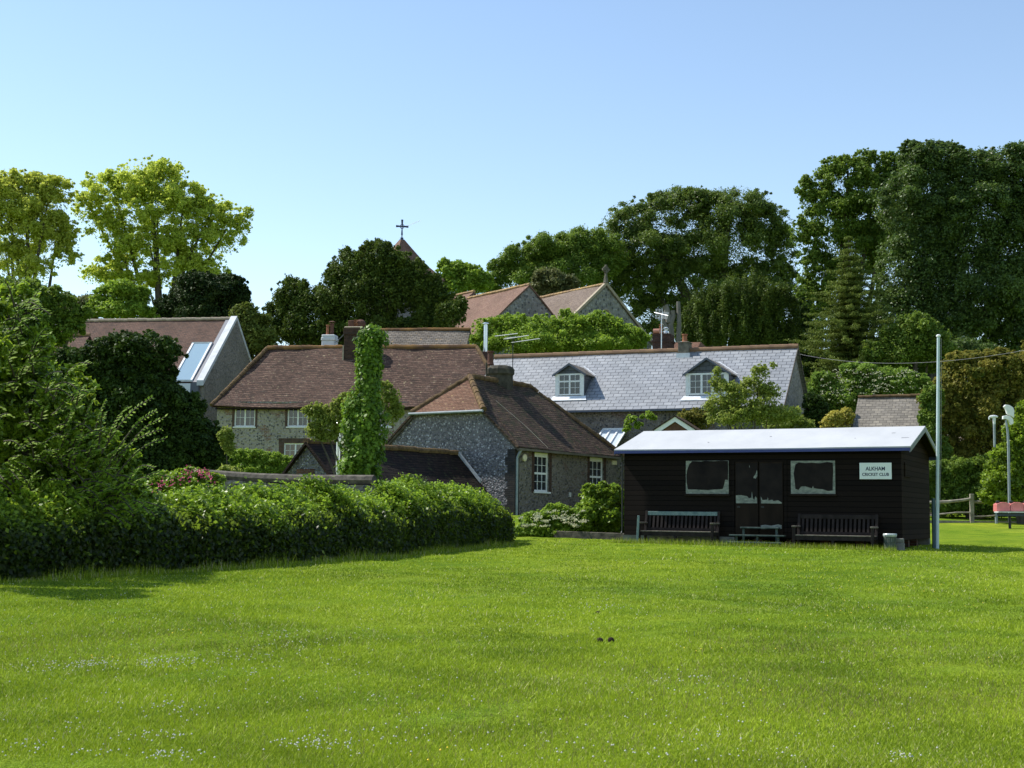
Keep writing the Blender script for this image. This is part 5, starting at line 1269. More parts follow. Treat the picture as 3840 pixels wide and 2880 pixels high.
tree('shrub_tree', 'pale bright green bush between the barn roof and the tall tree', 'tree', 97, [(440,1110,80,55),(510,1130,60,55),(380,1150,60,40),(480,1180,110,30)], LM['bright'], .24, 18000, 14, per=20, frac=.3, core=.2, group=G_HILL)
tree('shrub_tree', 'dull brown green bush left of the pale bush behind the barn', 'tree', 98, [(300,1160,90,40),(230,1170,70,40),(350,1180,60,30),(160,1190,60,40)], LM['olive'], .24, 14000, 15, per=20, frac=.3, core=.2, group=G_HILL)
tree('yew', 'olive yew between the barn gable and the red roofed house', 'tree', 88, [(920,1190,60,50),(930,1260,60,80),(970,1290,60,60),(900,1330,50,50),(980,1230,40,50),(1000,1300,50,50)], LM['spruce'], .2, 22000, 16, per=22, frac=.3, core=.3, group=G_HILL)
tree('yew', 'great dark yew in front of the church tower', 'tree', 91, [(1100,1120,80,70),(1060,1190,70,70),(1180,1170,130,100),(1330,1020,100,80),(1430,990,110,70),(1460,1080,130,110),(1350,1140,150,120),(1545,1080,75,90),(1560,1030,50,60),(1625,1090,50,60),(1590,1120,75,85),(1630,1160,65,75),(1690,1150,50,50),(1690,1180,60,50,-3),(1260,1060,60,55),(1420,930,60,25),(1600,1230,120,50),(1200,1250,180,40),(1400,1240,180,40),(1060,1240,70,40),(1150,1290,90,40),(1280,1290,90,40),(1730,1150,25,40,-3)], LM['yewb'], .17, 180000, 17, trunk=1420, per=34, frac=.17, core=.35, squash=(1,1,1.25), jitter=.8, group=G_HILL, tr=.6)
tree('leafy_tree', 'bright green tree to the right of the tower roof', 'tree', 124, [(1690,1040,55,55),(1665,995,25,25),(1760,1040,60,45),(1750,1010,30,20),(1720,1090,80,40),(1810,1060,40,40)], LM['bright'], .28, 16000, 18, per=22, frac=.28, core=.2, group=G_HILL)
tree('leafy_tree', 'sloping mass of mid green trees left of the great beech', 'tree', 132, [(1880,1030,60,50),(1960,975,100,55),(2080,945,130,60),(2190,935,110,70),(2010,1050,130,60),(2150,1040,150,70),(1860,1000,30,30),(1830,1080,60,40),(2280,960,80,80)], LM['mid'], .21, 110000, 19, wisp=.3, per=30, frac=.24, core=.3, group=G_HILL)
tree('shrub_tree', 'greyish olive bush behind the twin church gables', 'tree', 116, [(2060,1060,70,45),(2100,1080,60,50),(2030,1100,60,40),(2140,1110,60,30)], LM['olive'], .24, 14000, 20, per=20, frac=.3, core=.3, group=G_HILL)
tree('beech', 'huge domed dark green beech above the slate house', 'tree', 136, [(2370,850,120,100),(2540,780,150,75),(2740,775,160,75),(2870,860,110,100),(2930,950,65,120),(2440,950,200,120),(2690,920,230,130),(2390,1060,150,100),(2600,1080,200,120),(2850,1070,130,110),(2260,960,100,80),(2310,1070,100,80),(2470,1180,110,80),(2620,750,100,40),(2480,760,60,40),(2420,1260,80,50),(2570,1200,80,80),(2960,1080,40,90)], LM['beech'], .21, 250000, 21, wisp=.3, trunk=2700, tr=.9, per=40, frac=.16, core=.3, group=G_HILL, inner=.4, jitter=.75)
tree('clipped_yew', 'broad dark yew with upright shoots left of the spruce', 'tree', 92, [(2660,1200,100,90),(2790,1150,140,85),(2920,1180,80,90),(2590,1260,65,60),(2750,1260,180,80),(2850,1290,120,50),(2940,1270,70,50),(2700,1130,70,50)], LM['yewb'], .13, 130000, 22, per=60, frac=.11, shell=.8, core=.2, squash=(1,1,3.6), jitter=.5, group=G_HILL, inner=.5)
tree('shrub_bank', 'row of light green fruit trees growing behind the slate ridge', 'tree', 83, [(1830,1250,60,60),(1930,1240,80,60),(2040,1245,90,60),(2150,1250,90,65),(2260,1240,90,55),(2350,1270,80,50),(2120,1190,25,35),(1900,1210,50,30),(2240,1200,60,30),(2000,1290,200,40),(2250,1300,150,40),(1800,1290,40,40),(2390,1290,40,30)], LM['bright'], .14, 90000, 23, per=34, frac=.2, core=.3, jitter=.8)
tree('leafy_tree', 'tall open green tree with pale leaves just left of the spruce top', 'tree', 90, [(3180,670,110,80),(3080,770,80,80),(3150,850,140,120),(3280,750,120,120),(3050,1000,60,80),(3110,1080,100,100),(3210,960,150,120),(3060,900,60,60),(3130,640,60,50),(3330,880,110,120),(3250,600,50,40),(3030,1090,50,70),(3120,1200,90,80),(3360,700,80,100),(3330,620,50,50),(3030,720,45,60),(3000,880,40,60)], LM['mid'], .17, 120000, 24, trunk=3180, tr=.5, per=34, frac=.2, core=.15, group=G_HILL, inner=.3, jitter=.8)
tree('leafy_tree', 'massive dark green tree filling the upper right corner of the wood', 'tree', 84, [(3490,610,130,80),(3640,660,130,100),(3780,640,120,100),(3440,770,170,140),(3650,850,210,170),(3830,850,130,200),(3450,990,170,150),(3650,1100,230,160),(3400,1170,150,120),(3840,1150,130,170),(3560,1240,180,90),(3800,1290,120,80),(3960,900,120,300),(3420,560,50,30),(3560,560,50,30),(3840,570,60,40)], LM['deep'], .17, 290000, 25, wisp=.5, trunk=3470, tr=.6, per=44, frac=.17, core=.45, group=G_HILL, jitter=.7)
tree('shrub_tree', 'green bush with yellowish tips to the right of the spruce foot', 'tree', 74, [(3440,1230,80,50),(3400,1290,100,70),(3490,1310,80,70),(3350,1330,90,60),(3540,1350,60,60),(3300,1340,80,60)], LM['mid'], .15, 40000, 26, per=28, frac=.26, core=.4)

def conifer(name, label, cat, Y, px, ytop, ybot, wpx, mt, leaf, n, seed):
    rng = np.random.default_rng(seed); top = P(px, ytop, Y); bot = P(px, ybot, Y); s = Y/F; H = top.z-bot.z; W = wpx*s
    base = Vector((top.x, Y, gzf(top.x, Y))); root = empty(name, base, 0, label, cat)
    C = []; R = []
    lv = 26
    for i in range(lv):
        f = (i+.3)/lv; z = top.z-f*H; r = W*(f**.72)*(.7+.6*rng.random()); nb = int(6+10*f)
        for b in range(nb):
            a = 2*math.pi*(b+rng.random())/nb; rr = r*(.5+.75*rng.random()); m = max(2, int(rr/.22))
            for k_ in range(m):
                g = (k_+.6)/m; q = rr*g; C.append((base.x+math.cos(a)*q, Y+math.sin(a)*q, z-.18*q-.1*q*g+.22*q*g*g)); w_ = .13+.24*(1-g)*min(1, rr)+.1*rng.random(); R.append((w_, w_, w_*.42))
    C = np.array(C); R = np.array(R); pos, nrm, idx = fill_clumps(rng, C, R, n, .2); tint = .4*rng.random(len(C))[idx]+.6*rng.random(n)
    v = leaf_quads(rng, pos, nrm, leaf, .4, .7, .2)-np.array(base); quads_obj('foliage', v, tint, mt, root)
    m = MB(); m.tube([(0, 0, -.3), (0, 0, top.z-base.z)], [.32, .03], 8); m.build('trunk', BARK, root)
tree('leafy_tree', 'dark green tree glimpsed between the clipped yew and the spruce', 'tree', 96, [(3010,1150,45,80),(3030,1270,70,90),(3000,1400,60,90),(3080,1400,80,80),(2970,1330,40,60)], LM['deep'], .17, 50000, 27, per=30, frac=.24, core=.4)
tree('dark_shrub', 'dark bush at the foot of the slate house gable', 'bush', 60, [(3060,1540,45,60),(3090,1600,60,40),(3040,1600,40,40)], LM['dark'], .12, 14000, 28, per=20, frac=.3, core=.4)
tree('leafy_tree', 'shadowy undergrowth under the wood above the elder bush', 'bush', 78, [(3420,1360,120,50),(3300,1380,120,50),(3600,1340,140,60),(3200,1380,100,60)], LM['deep'], .16, 40000, 29, per=24, frac=.3, core=.5)
conifer('spruce', 'layered olive green spruce rising right of the slate roof gable', 'tree', 76, 3182, 885, 1510, 235, LM['spruce'], .13, 150000, 30)

tree('elder', 'elder bush with cream flower heads above the mossy shed roof', 'bush', 68, [(3250,1420,90,50),(3150,1480,90,60),(3350,1450,110,55),(3090,1430,50,40),(3430,1460,60,60),(3130,1540,60,40),(3270,1500,110,50),(3060,1490,40,60),(3200,1390,50,25),(3400,1420,50,30)], LM['elder'], .14, 60000, 31, per=30, frac=.24, core=.35, jitter=.75)
tree('golden_shrub', 'golden yellow shrub at the left foot of the mossy roof', 'bush', 58, [(3150,1570,45,28),(3120,1590,40,25),(3175,1545,20,15),(3140,1620,50,30)], LM['yellow'], .11, 9000, 32, per=16, frac=.3, core=.3)
tree('bronze_bush', 'large bronze and green bush right of the flagpole', 'bush', 57, [(3650,1430,130,100),(3560,1530,110,120),(3780,1420,110,100),(3700,1590,150,130),(3830,1560,90,150),(3520,1640,70,90),(3600,1720,100,60),(3620,1370,80,50),(3740,1350,80,40),(3900,1450,80,200)], LM['copper'], .13, 120000, 33, per=44, frac=.17, core=.35, jitter=.8, trunk=3700)
tree('leafy_tree', 'green leafy sapling between the bronze bush and the mossy roof', 'bush', 55, [(3500,1500,40,60),(3490,1600,40,80),(3520,1700,50,60),(3470,1560,25,30)], LM['mid'], .12, 18000, 34, per=24, frac=.26, core=.3)
tree('field_hedge', 'low green hedge running behind the post and rail fence', 'hedge', 54, [(3500,1800,60,70),(3590,1790,80,70),(3700,1790,90,80),(3800,1800,80,80),(3450,1800,60,70),(3560,1870,100,70),(3700,1880,110,70),(3880,1850,80,90)], LM['mid'], .11, 60000, 35, per=30, frac=.25, core=.5)
tree('leafy_tree', 'bright leaved young tree overhanging the red seat at the right edge', 'tree', 50, [(3790,1740,75,80),(3830,1640,50,90),(3770,1800,90,60),(3745,1860,70,40),(3800,1880,70,50),(3850,1560,40,60),(3860,1760,70,150),(3720,1870,35,25)], LM['near'], .11, 52000, 36, trunk=3830, per=30, frac=.24, core=.3, jitter=.75, inner=.3)

tree('airy_tree', 'small feathery pale green tree in front of the right dormer', 'tree', 53, [(2850,1400,35,40),(2830,1450,55,40),(2740,1480,80,45),(2700,1540,60,45),(2810,1530,100,55),(2930,1560,80,40),(2890,1480,50,45),(2690,1440,30,30),(2690,1400,20,25),(2780,1570,120,40),(2900,1370,15,15)], LM['airy'], .10, 17000, 37, trunk=2815, tr=.09, per=26, frac=.26, inner=.2, jitter=.9, limbs=9, core=.25, shell=.2)
tree('climber', 'rusty yellow shrub under the eaves right of the porch', 'bush', 55, [(2600,1560,50,25),(2620,1590,50,30),(2570,1580,30,20)], LM['copper'], .10, 6000, 38, per=14, frac=.3, core=.3)
tree('climber', 'yellowing shrub against the right end of the slate house', 'bush', 56, [(2960,1570,50,30),(3010,1600,50,35),(2920,1595,50,25)], LM['airy'], .10, 8000, 39, per=14, frac=.3, core=.3)
tree('climber', 'small green shrub left of the porch above the clubhouse roof', 'bush', 53.5, [(2370,1590,25,30),(2350,1610,20,20),(2430,1565,25,18),(2400,1600,20,15)], LM['bright'], .10, 3600, 40, per=12, frac=.3, limbs=2, tr=.03)
tree('weeping_tree', 'light green drooping tree behind the ivy clad column', 'tree', 44, [(1190,1550,45,38),(1240,1590,60,50),(1290,1530,50,45),(1180,1620,35,35),(1460,1500,45,40),(1495,1540,25,30),(1230,1640,40,20),(1150,1540,20,15),(1440,1450,30,20),(1300,1500,30,30),(1470,1560,30,40)], LM['airy'], .085, 19000, 41, trunk=1330, tr=.12, per=46, frac=.15, inner=.1, jitter=.9, squash=(1,1,1.7), core=.2, shell=.15)

# mid-left dark bush and the clipped hedge in the garden
tree('laurel', 'large rounded dark evergreen bush below the far barn roof', 'bush', 43, [(520,1330,150,85),(420,1370,120,100),(550,1430,115,100),(660,1570,105,110),(520,1540,190,150),(710,1670,125,105),(800,1740,60,85),(580,1720,200,120),(310,1420,120,110),(290,1560,140,130),(640,1800,180,60),(200,1420,120,120)], LM['dark'], .12, 150000, 42, per=50, frac=.16, core=.4, jitter=.65, shell=.6)
tree('leafy_tree', 'mid green tree mass beneath the left edge poplar', 'tree', 62, [(60,1130,130,80),(190,1140,90,60),(90,1240,150,80),(230,1230,80,60),(20,1330,150,90),(-60,1150,100,150),(300,1180,50,30)], LM['mid'], .16, 70000, 43, per=36, frac=.2, core=.2, inner=.3, jitter=.8)

def shoots(rng, lines, Y, leaf, per=26, wid=.07):
    """leafy sprays: pairs of leaves along thin curved twigs"""
    V = []; T = []; tw = MB()
    for (x0, y0, x1, y1) in lines:
        a = P(x0, y0, Y+.4); b = P(x1, y1, Y-.3+rng.random()*.5); L = (b-a).length; n = int(per*L)
        pts = []
        for k_ in range(8):
            f = k_/7; p = a.lerp(b, f); p.z += .12*L*math.sin(math.pi*f); pts.append(p)
        tw.tube(pts, [.016*(1-.7*k_/7) for k_ in range(8)], 5)
        for i in range(n):
            f = (i+rng.random())/n; k0 = min(6, int(f*7)); p = pts[k0].lerp(pts[k0+1], f*7-k0); s = 1 if i % 2 else -1
            d = (b-a).normalized(); side = d.cross(Vector((0, -.6, .8))).normalized()*s
            out = (side*.9+d*.5+Vector((0, -.1, -.45+.4*rng.random()))).normalized(); ln = leaf*(.7+.6*rng.random())*(1-.35*f)
            wv = out.cross(Vector((rng.normal()*.3, -.5, .8))).normalized()*ln*.27
            p0 = p+out*.01; V += [p0, p0+out*ln*.5+wv, p0+out*ln, p0+out*ln*.5-wv]; T.append(rng.random())
    return np.array([tuple(v) for v in V]), np.array(T), tw

def near_tree():
    rng = np.random.default_rng(77); Y = 21.5
    lines = [(380,1700,575,1490),(400,1660,480,1530),(370,1680,385,1545),(420,1720,590,1540),(430,1750,618,1565),(430,1790,620,1645),(450,1880,600,1770),(240,1600,362,1452),(230,1620,285,1530),(0,1990,105,2045),(380,1780,610,1610),(350,1640,400,1500),(460,1840,640,1790),(440,1930,600,1900),(300,1640,350,1500),(200,1500,260,1400),(100,1400,190,1290),(30,1250,110,1120),(0,1180,60,1080),(120,1330,170,1230),(200,1560,300,1470)]
    for _ in range(150):
        cx, cy, r = [(60,1330,150),(150,1500,190),(80,1700,200),(290,1700,150),(400,1810,130),(170,1900,200),(450,1890,110),(300,1900,170),(60,1180,80)][rng.integers(0, 9)]
        a = rng.random()*2*math.pi; q = r*(.2+.7*rng.random()); x0 = cx+math.cos(a)*q; y0 = cy+math.sin(a)*q*.8; l = 45+70*rng.random(); b_ = -.15-1.2*rng.random() if rng.random() < .75 else .3
        lines.append((x0, y0, x0+math.cos(b_)*l*(1 if rng.random() < .7 else -1), y0+math.sin(b_)*l))
    V, T, tw = shoots(rng, lines, Y-.9, .10)
    t = tree('cherry_tree', 'big leafy cherry tree with arching sprays filling the lower left edge', 'tree', 22, [(40,1300,150,130),(130,1490,210,150),(60,1700,220,180),(280,1700,150,150),(400,1800,130,130),(150,1900,250,150),(460,1900,110,80),(-80,1500,150,300),(300,1870,190,90),(60,1150,90,80),(-130,1230,150,170,-1.8),(-260,1480,180,220,-2),(-120,1560,120,160,-2.2),(-330,1150,200,170,-1.5),(-190,1450,140,160,-3.5),(-270,1200,170,160,-3.5),(-150,1750,100,140,-3.5),(-60,1330,90,90,-3)], LM['near'], .105, 115000, 44, trunk=60, tr=.22, per=46, frac=.16, core=.12, inner=.1, shell=.3, jitter=.7, tintmode=.8, droop=.25)
    o = Vector(t.location); quads_obj('leafy_sprays', V-np.array(o), T, LM['spray'], t)
    ob = tw.build('twigs', BARK, t); ob.location = -o
near_tree()

# ------------------------------------------------------------------ hedge between garden and field
def hedge():
    rng = np.random.default_rng(5)
    # foot line in photo pixels -> ground points, pushed back by the depth of its shadow
    foot = [GP(x, y) for x, y in ((-700, 2210), (100, 2176), (700, 2138), (1000, 2122), (1300, 2098), (1600, 2072), (1920, 2036))]
    foot = [Vector((p.x, p.y, 0)) for p in foot]
    seg = [(foot[i+1]-foot[i]).length for i in range(len(foot)-1)]; cum = np.concatenate([[0], np.cumsum(seg)]); T = cum[-1]
    fx = np.array([p.x for p in foot]); fy = np.array([p.y for p in foot])
    base = Vector((fx[3], fy[3], gzf(fx[3], fy[3])))
    root = empty('boundary_hedge', base, 0, 'long overgrown hedge with lit leafy top and deeply shaded face beside the lawn', 'hedge')
    tops = [(0, 1.15), (.35, 1.12), (.5, 1.15), (.62, 1.2), (.75, 1.27), (.9, 1.36), (.97, 1.2), (1, .85)]
    def topz(s): return np.interp(s/T, [a for a, b in tops], [b for a, b in tops])
    def at(s): return np.interp(s, cum, fx), np.interp(s, cum, fy)
    def nor(s):
        e = .3; x0, y0 = at(np.clip(s-e, 0, T)); x1, y1 = at(np.clip(s+e, 0, T)); dx, dy = x1-x0, y1-y0; l = np.hypot(dx, dy); return -dy/l, dx/l   # into the garden (left/back)
    n = 300000; s = rng.random(n)**.85*T; h = topz(s); u = rng.random(n)
    # profile: vertical face to 62 % of the height, then leaning back over 1.5 m depth
    dn = np.where(u < .45, rng.normal(size=n)*.07, 0); q = (u-.45)/.55; zf = np.where(u < .45, u/.45*.68, .68+.32*np.sin(np.clip(q, 0, 1)*math.pi/2)**1.2); dn = np.where(u < .45, dn, +.02+1.0*np.clip(q, 0, 1)**1.1)
    up_ = np.clip((u-.40)/.2, 0, 1); lump = (.03+.13*up_)*np.sin(s*1.9+zf*3)+(.02+.1*up_)*np.sin(s*4.3+1+zf)+.07*np.sin(s*9.1+zf*9)*up_
    z = zf*h*(1+.09*np.sin(s*1.3+.5)+.07*np.sin(s*3.7)+.05*np.sin(s*7.7+2)+.03*np.sin(s*17)); sh = rng.random(n)**1.5*.35
    nx, ny = nor(s); x, y = at(s); D = dn+lump*.9+sh
    z = z+rng.normal(size=n)*.05+np.where(u > .5, (np.sin(s*17+np.sin(s*5)*3)*np.sin(s*41+q*3) > .45)*rng.random(n)*.22, 0)
    X = x+nx*D; Yy = y+ny*D; Z = gz(X, Yy)+np.maximum(z, .01)
    out = np.stack([-nx*np.where(u < .45, 1, .55), -ny*np.where(u < .45, 1, .55), np.where(u < .45, .1, 1.3)], 1)
    tint = np.clip((.08+.3*up_)*rng.random(n)+.15*(.5+.5*np.sin(s*2.3+z*4))*up_+np.where(rng.random(n) < up_*.75+.02, .5, 0), 0, 1)  # tint kept dark on the face to paint in its shade
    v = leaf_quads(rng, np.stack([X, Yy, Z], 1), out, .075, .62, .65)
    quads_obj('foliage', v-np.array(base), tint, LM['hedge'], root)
    SV = []; ST = []; tw = MB()
    for _ in range(330):
        ss = T*(.25+.75*rng.random()); a_, b_ = nor(np.array(ss)); x0, y0 = at(ss); dd = .15+1.0*rng.random(); x0 += a_*dd; y0 += b_*dd; hh = float(topz(ss))*(.8+.2*min(1, dd)); p = Vector((x0, y0, gzf(x0, y0)+hh-.12)); L = .16+.3*rng.random()**2; dr = Vector((rng.normal()*.3-.1, rng.normal()*.3-.15, 1)).normalized(); q = p+dr*L
        tw.tube([p-Vector(base), q-Vector(base)], [.006, .002], 3)
        for i in range(int(16*L/.2)):
            f = rng.random(); c_ = p.lerp(q, f); o_ = Vector((rng.normal(), rng.normal(), .5)).normalized(); ln = .06+.03*rng.random(); w_ = o_.cross(Vector((rng.normal(), rng.normal(), 1))).normalized()*ln*.3; SV += [tuple(c_), tuple(c_+o_*ln*.5+w_), tuple(c_+o_*ln), tuple(c_+o_*ln*.5-w_)]; ST.append(.55+.45*rng.random())
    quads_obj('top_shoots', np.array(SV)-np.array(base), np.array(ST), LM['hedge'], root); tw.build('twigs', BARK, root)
    # a dense dark body added inside so no light leaks through
    m = MB(); K = 60; pr = [(.42, 0), (.42, .58), (.75, .72), (1.1, .84), (1.6, .5), (1.6, 0)]
    rings = []
    for i in range(K+1):
        ss = T*i/K; a, b = nor(np.array(ss)); x0, y0 = at(ss); hh = float(topz(ss)); g = gzf(x0, y0); rings.append([Vector((x0+a*d, y0+b*d, g-.1+zz*hh*(1+.05*math.sin(ss*2.7))))-base for d, zz in pr])
    for i in range(K):
        for j in range(len(pr)-1): m.poly([rings[i][j], rings[i+1][j], rings[i+1][j+1], rings[i][j+1]])
    m.poly(rings[0]); m.poly(rings[-1][::-1]); m.build('inner_body', noisy('hedge_core', (.012,.014,.007), (.03,.028,.016), 20, .95, .05), root)
    return at, nor, T, topz
HAT, HNOR, HT, HTOP = hedge()

tree('rose_bush', 'pink flowering rose spilling over the hedge below the dark bush', 'bush', 30.5, [(720,1780,60,25),(640,1800,60,30),(790,1800,50,25),(700,1820,110,25),(590,1830,50,25)], LM['hedge'], .085, 16000, 50, per=22, frac=.3, core=.3)
def flowers(name, label, cat, pts, Y, r, per, mt, size, seed, dome=.3, up=.6):
    rng = np.random.default_rng(seed); cs = np.array([tuple(P(x, y, Y+rng.normal()*.2)) for x, y in pts]); C = np.repeat(cs, per, 0); n = len(C)
    pos = C+rng.normal(size=(n, 3))*np.array([r, r, r*dome]); nrm = np.tile(np.array([[0, -.5, up]]), (n, 1))+rng.normal(size=(n, 3))*.3
    v = leaf_quads(rng, pos, nrm, size, .8, .3); b = cs.mean(0); o = quads_obj(name, v-b, rng.random(n), mt); o.location = b; tag(o, label, cat, kind='stuff'); return o
flowers('rose_blooms', 'clusters of pink rose blooms on the rose bush', 'flowers', [(705,1765),(728,1762),(760,1785),(775,1780),(770,1772),(690,1800),(700,1790),(595,1845),(560,1845),(640,1810),(655,1800),(620,1800),(810,1822),(600,1820),(745,1768),(565,1830),(715,1770),(787,1790)], 29.7, .06, 9, LM['pinkfl'], .045, 51, 1)
rr = random.Random(8)
flowers('elder_blooms', 'flat cream flower heads scattered over the elder bush', 'flowers', [(rr.randint(3080,3440), rr.randint(1385,1510)) for _ in range(120)], 65.5, .09, 5, LM['creamfl'], .07, 52)
tree('cow_parsley_bush', 'low bush with flat cream flower heads at the foot of the cottage wall', 'bush', 37.5, [(2010,1960,60,40),(2080,1930,60,35),(2120,1970,70,50),(1980,2000,50,30),(2180,1940,40,40),(2060,2000,90,30)], LM['bright'], .085, 30000, 53, per=26, frac=.26, core=.4)
flowers('parsley_blooms', 'flat cream flower heads on the low bush by the cottage wall', 'flowers', [(rr.randint(1950,2190), rr.randint(1905,1975)) for _ in range(46)], 36.6, .05, 14, LM['creamfl'], .05, 54)
tree('dark_shrub', 'glossy green shrub between the cottage window and the clubhouse', 'bush', 38.5, [(2230,1860,50,45),(2290,1870,60,45),(2250,1920,90,60),(2300,1960,70,60),(2190,1920,40,30),(2220,1990,60,30),(2210,1830,20,15),(2260,1820,15,12)], LM['hedge'], .10, 40000, 55, per=30, frac=.24, core=.4)
tree('garden_hedge', 'neatly clipped light green hedge in front of the flint house window', 'hedge', 61, [(900,1720,60,35),(960,1720,60,32),(1020,1730,60,32),(1075,1740,50,30),(880,1750,50,30),(950,1770,100,30),(1050,1775,60,30)], LM['bright'], .09, 40000, 56, per=60, frac=.14, shell=.8, core=.5, jitter=.5)
tree('golden_shrub', 'small yellow green shrub at the right shoulder of the dark bush', 'bush', 40, [(845,1640,25,40),(860,1680,22,30),(860,1770,50,15)], LM['airy'], .09, 5000, 57, per=16, frac=.3, core=.2, limbs=2, tr=.03)

def ivy_column():
    rng = np.random.default_rng(9); Y = 37.5; pts = [(1388, 1285, 30), (1385, 1320, 34), (1383, 1400, 30), (1376, 1480, 36), (1366, 1560, 52), (1358, 1640, 62), (1352, 1720, 64), (1352, 1800, 62), (1358, 1900, 60)]
    b = P(1360, 1900, Y); base = Vector((b.x, Y, gzf(b.x, Y))); root = empty('ivy_clad_trunk', base, 0, 'tall dead trunk completely wrapped in glossy ivy in front of the red roof', 'tree')
    C = []; R = []; s = Y/F
    ys = np.linspace(1262, 1930, 150)
    for yy in ys:
        cx = np.interp(yy, [p[1] for p in pts], [p[0] for p in pts]); w_ = np.interp(yy, [p[1] for p in pts], [p[2] for p in pts])*s
        for k_ in range(5):
            a = rng.random()*2*math.pi; c = P(cx, yy, Y); r = w_*(.5+.55*rng.random()**1.5)*(1+.18*math.sin(yy*.031+a)+.12*math.sin(yy*.083+2*a)); C.append((c.x+math.cos(a)*r, Y+math.sin(a)*r, c.z)); q = .07+.17*rng.random()**1.5; R.append((q, q, q*1.4))
    for x, y in ((1395,1240),(1425,1255),(1440,1262),(1365,1252),(1345,1275),(1450,1285),(1300,1520),(1445,1560),(1440,1620)):
        c = P(x, y, Y-.2); C.append(tuple(c)); R.append((.16, .16, .12))
    for _ in range(90):
        yy = 1275+645*rng.random(); cx = np.interp(yy, [p[1] for p in pts], [p[0] for p in pts]); w_ = np.interp(yy, [p[1] for p in pts], [p[2] for p in pts])*s; a = rng.random()*6.28; c = P(cx, yy, Y); r = w_*(1.2+.35*rng.random()); C.append((c.x+math.cos(a)*r, Y+math.sin(a)*r, c.z)); q = .04+.06*rng.random(); R.append((q, q, q*1.6))
    C = np.array(C); R = np.array(R); n = 56000; pos, nrm, idx = fill_clumps(rng, C, R, n, .4)
    ax = np.interp(pos[:, 2], [P(0, p[1], Y).z for p in pts][::-1], [P(p[0], p[1], Y).x for p in pts][::-1])
    rad_ = np.stack([pos[:, 0]-ax, pos[:, 1]-Y, np.zeros(n)], 1); nrm = unit(nrm)*.7+unit(rad_)+np.array([0, 0, .25])
    tint = .5*rng.random(len(C))[idx]+.5*rng.random(n); v = leaf_quads(rng, pos, nrm, .10, .8, .35, .35)-np.array(base); quads_obj('ivy', v, tint, LM['ivy'], root)
    m = MB(); tp = P(1385, 1235, Y)-base; m.tube([(0, 0, -.2), Vector((.0, 0, 1)), tp*.6, tp], [.42, .36, .25, .18], 10); m.build('trunk', BARK, root)
ivy_column()

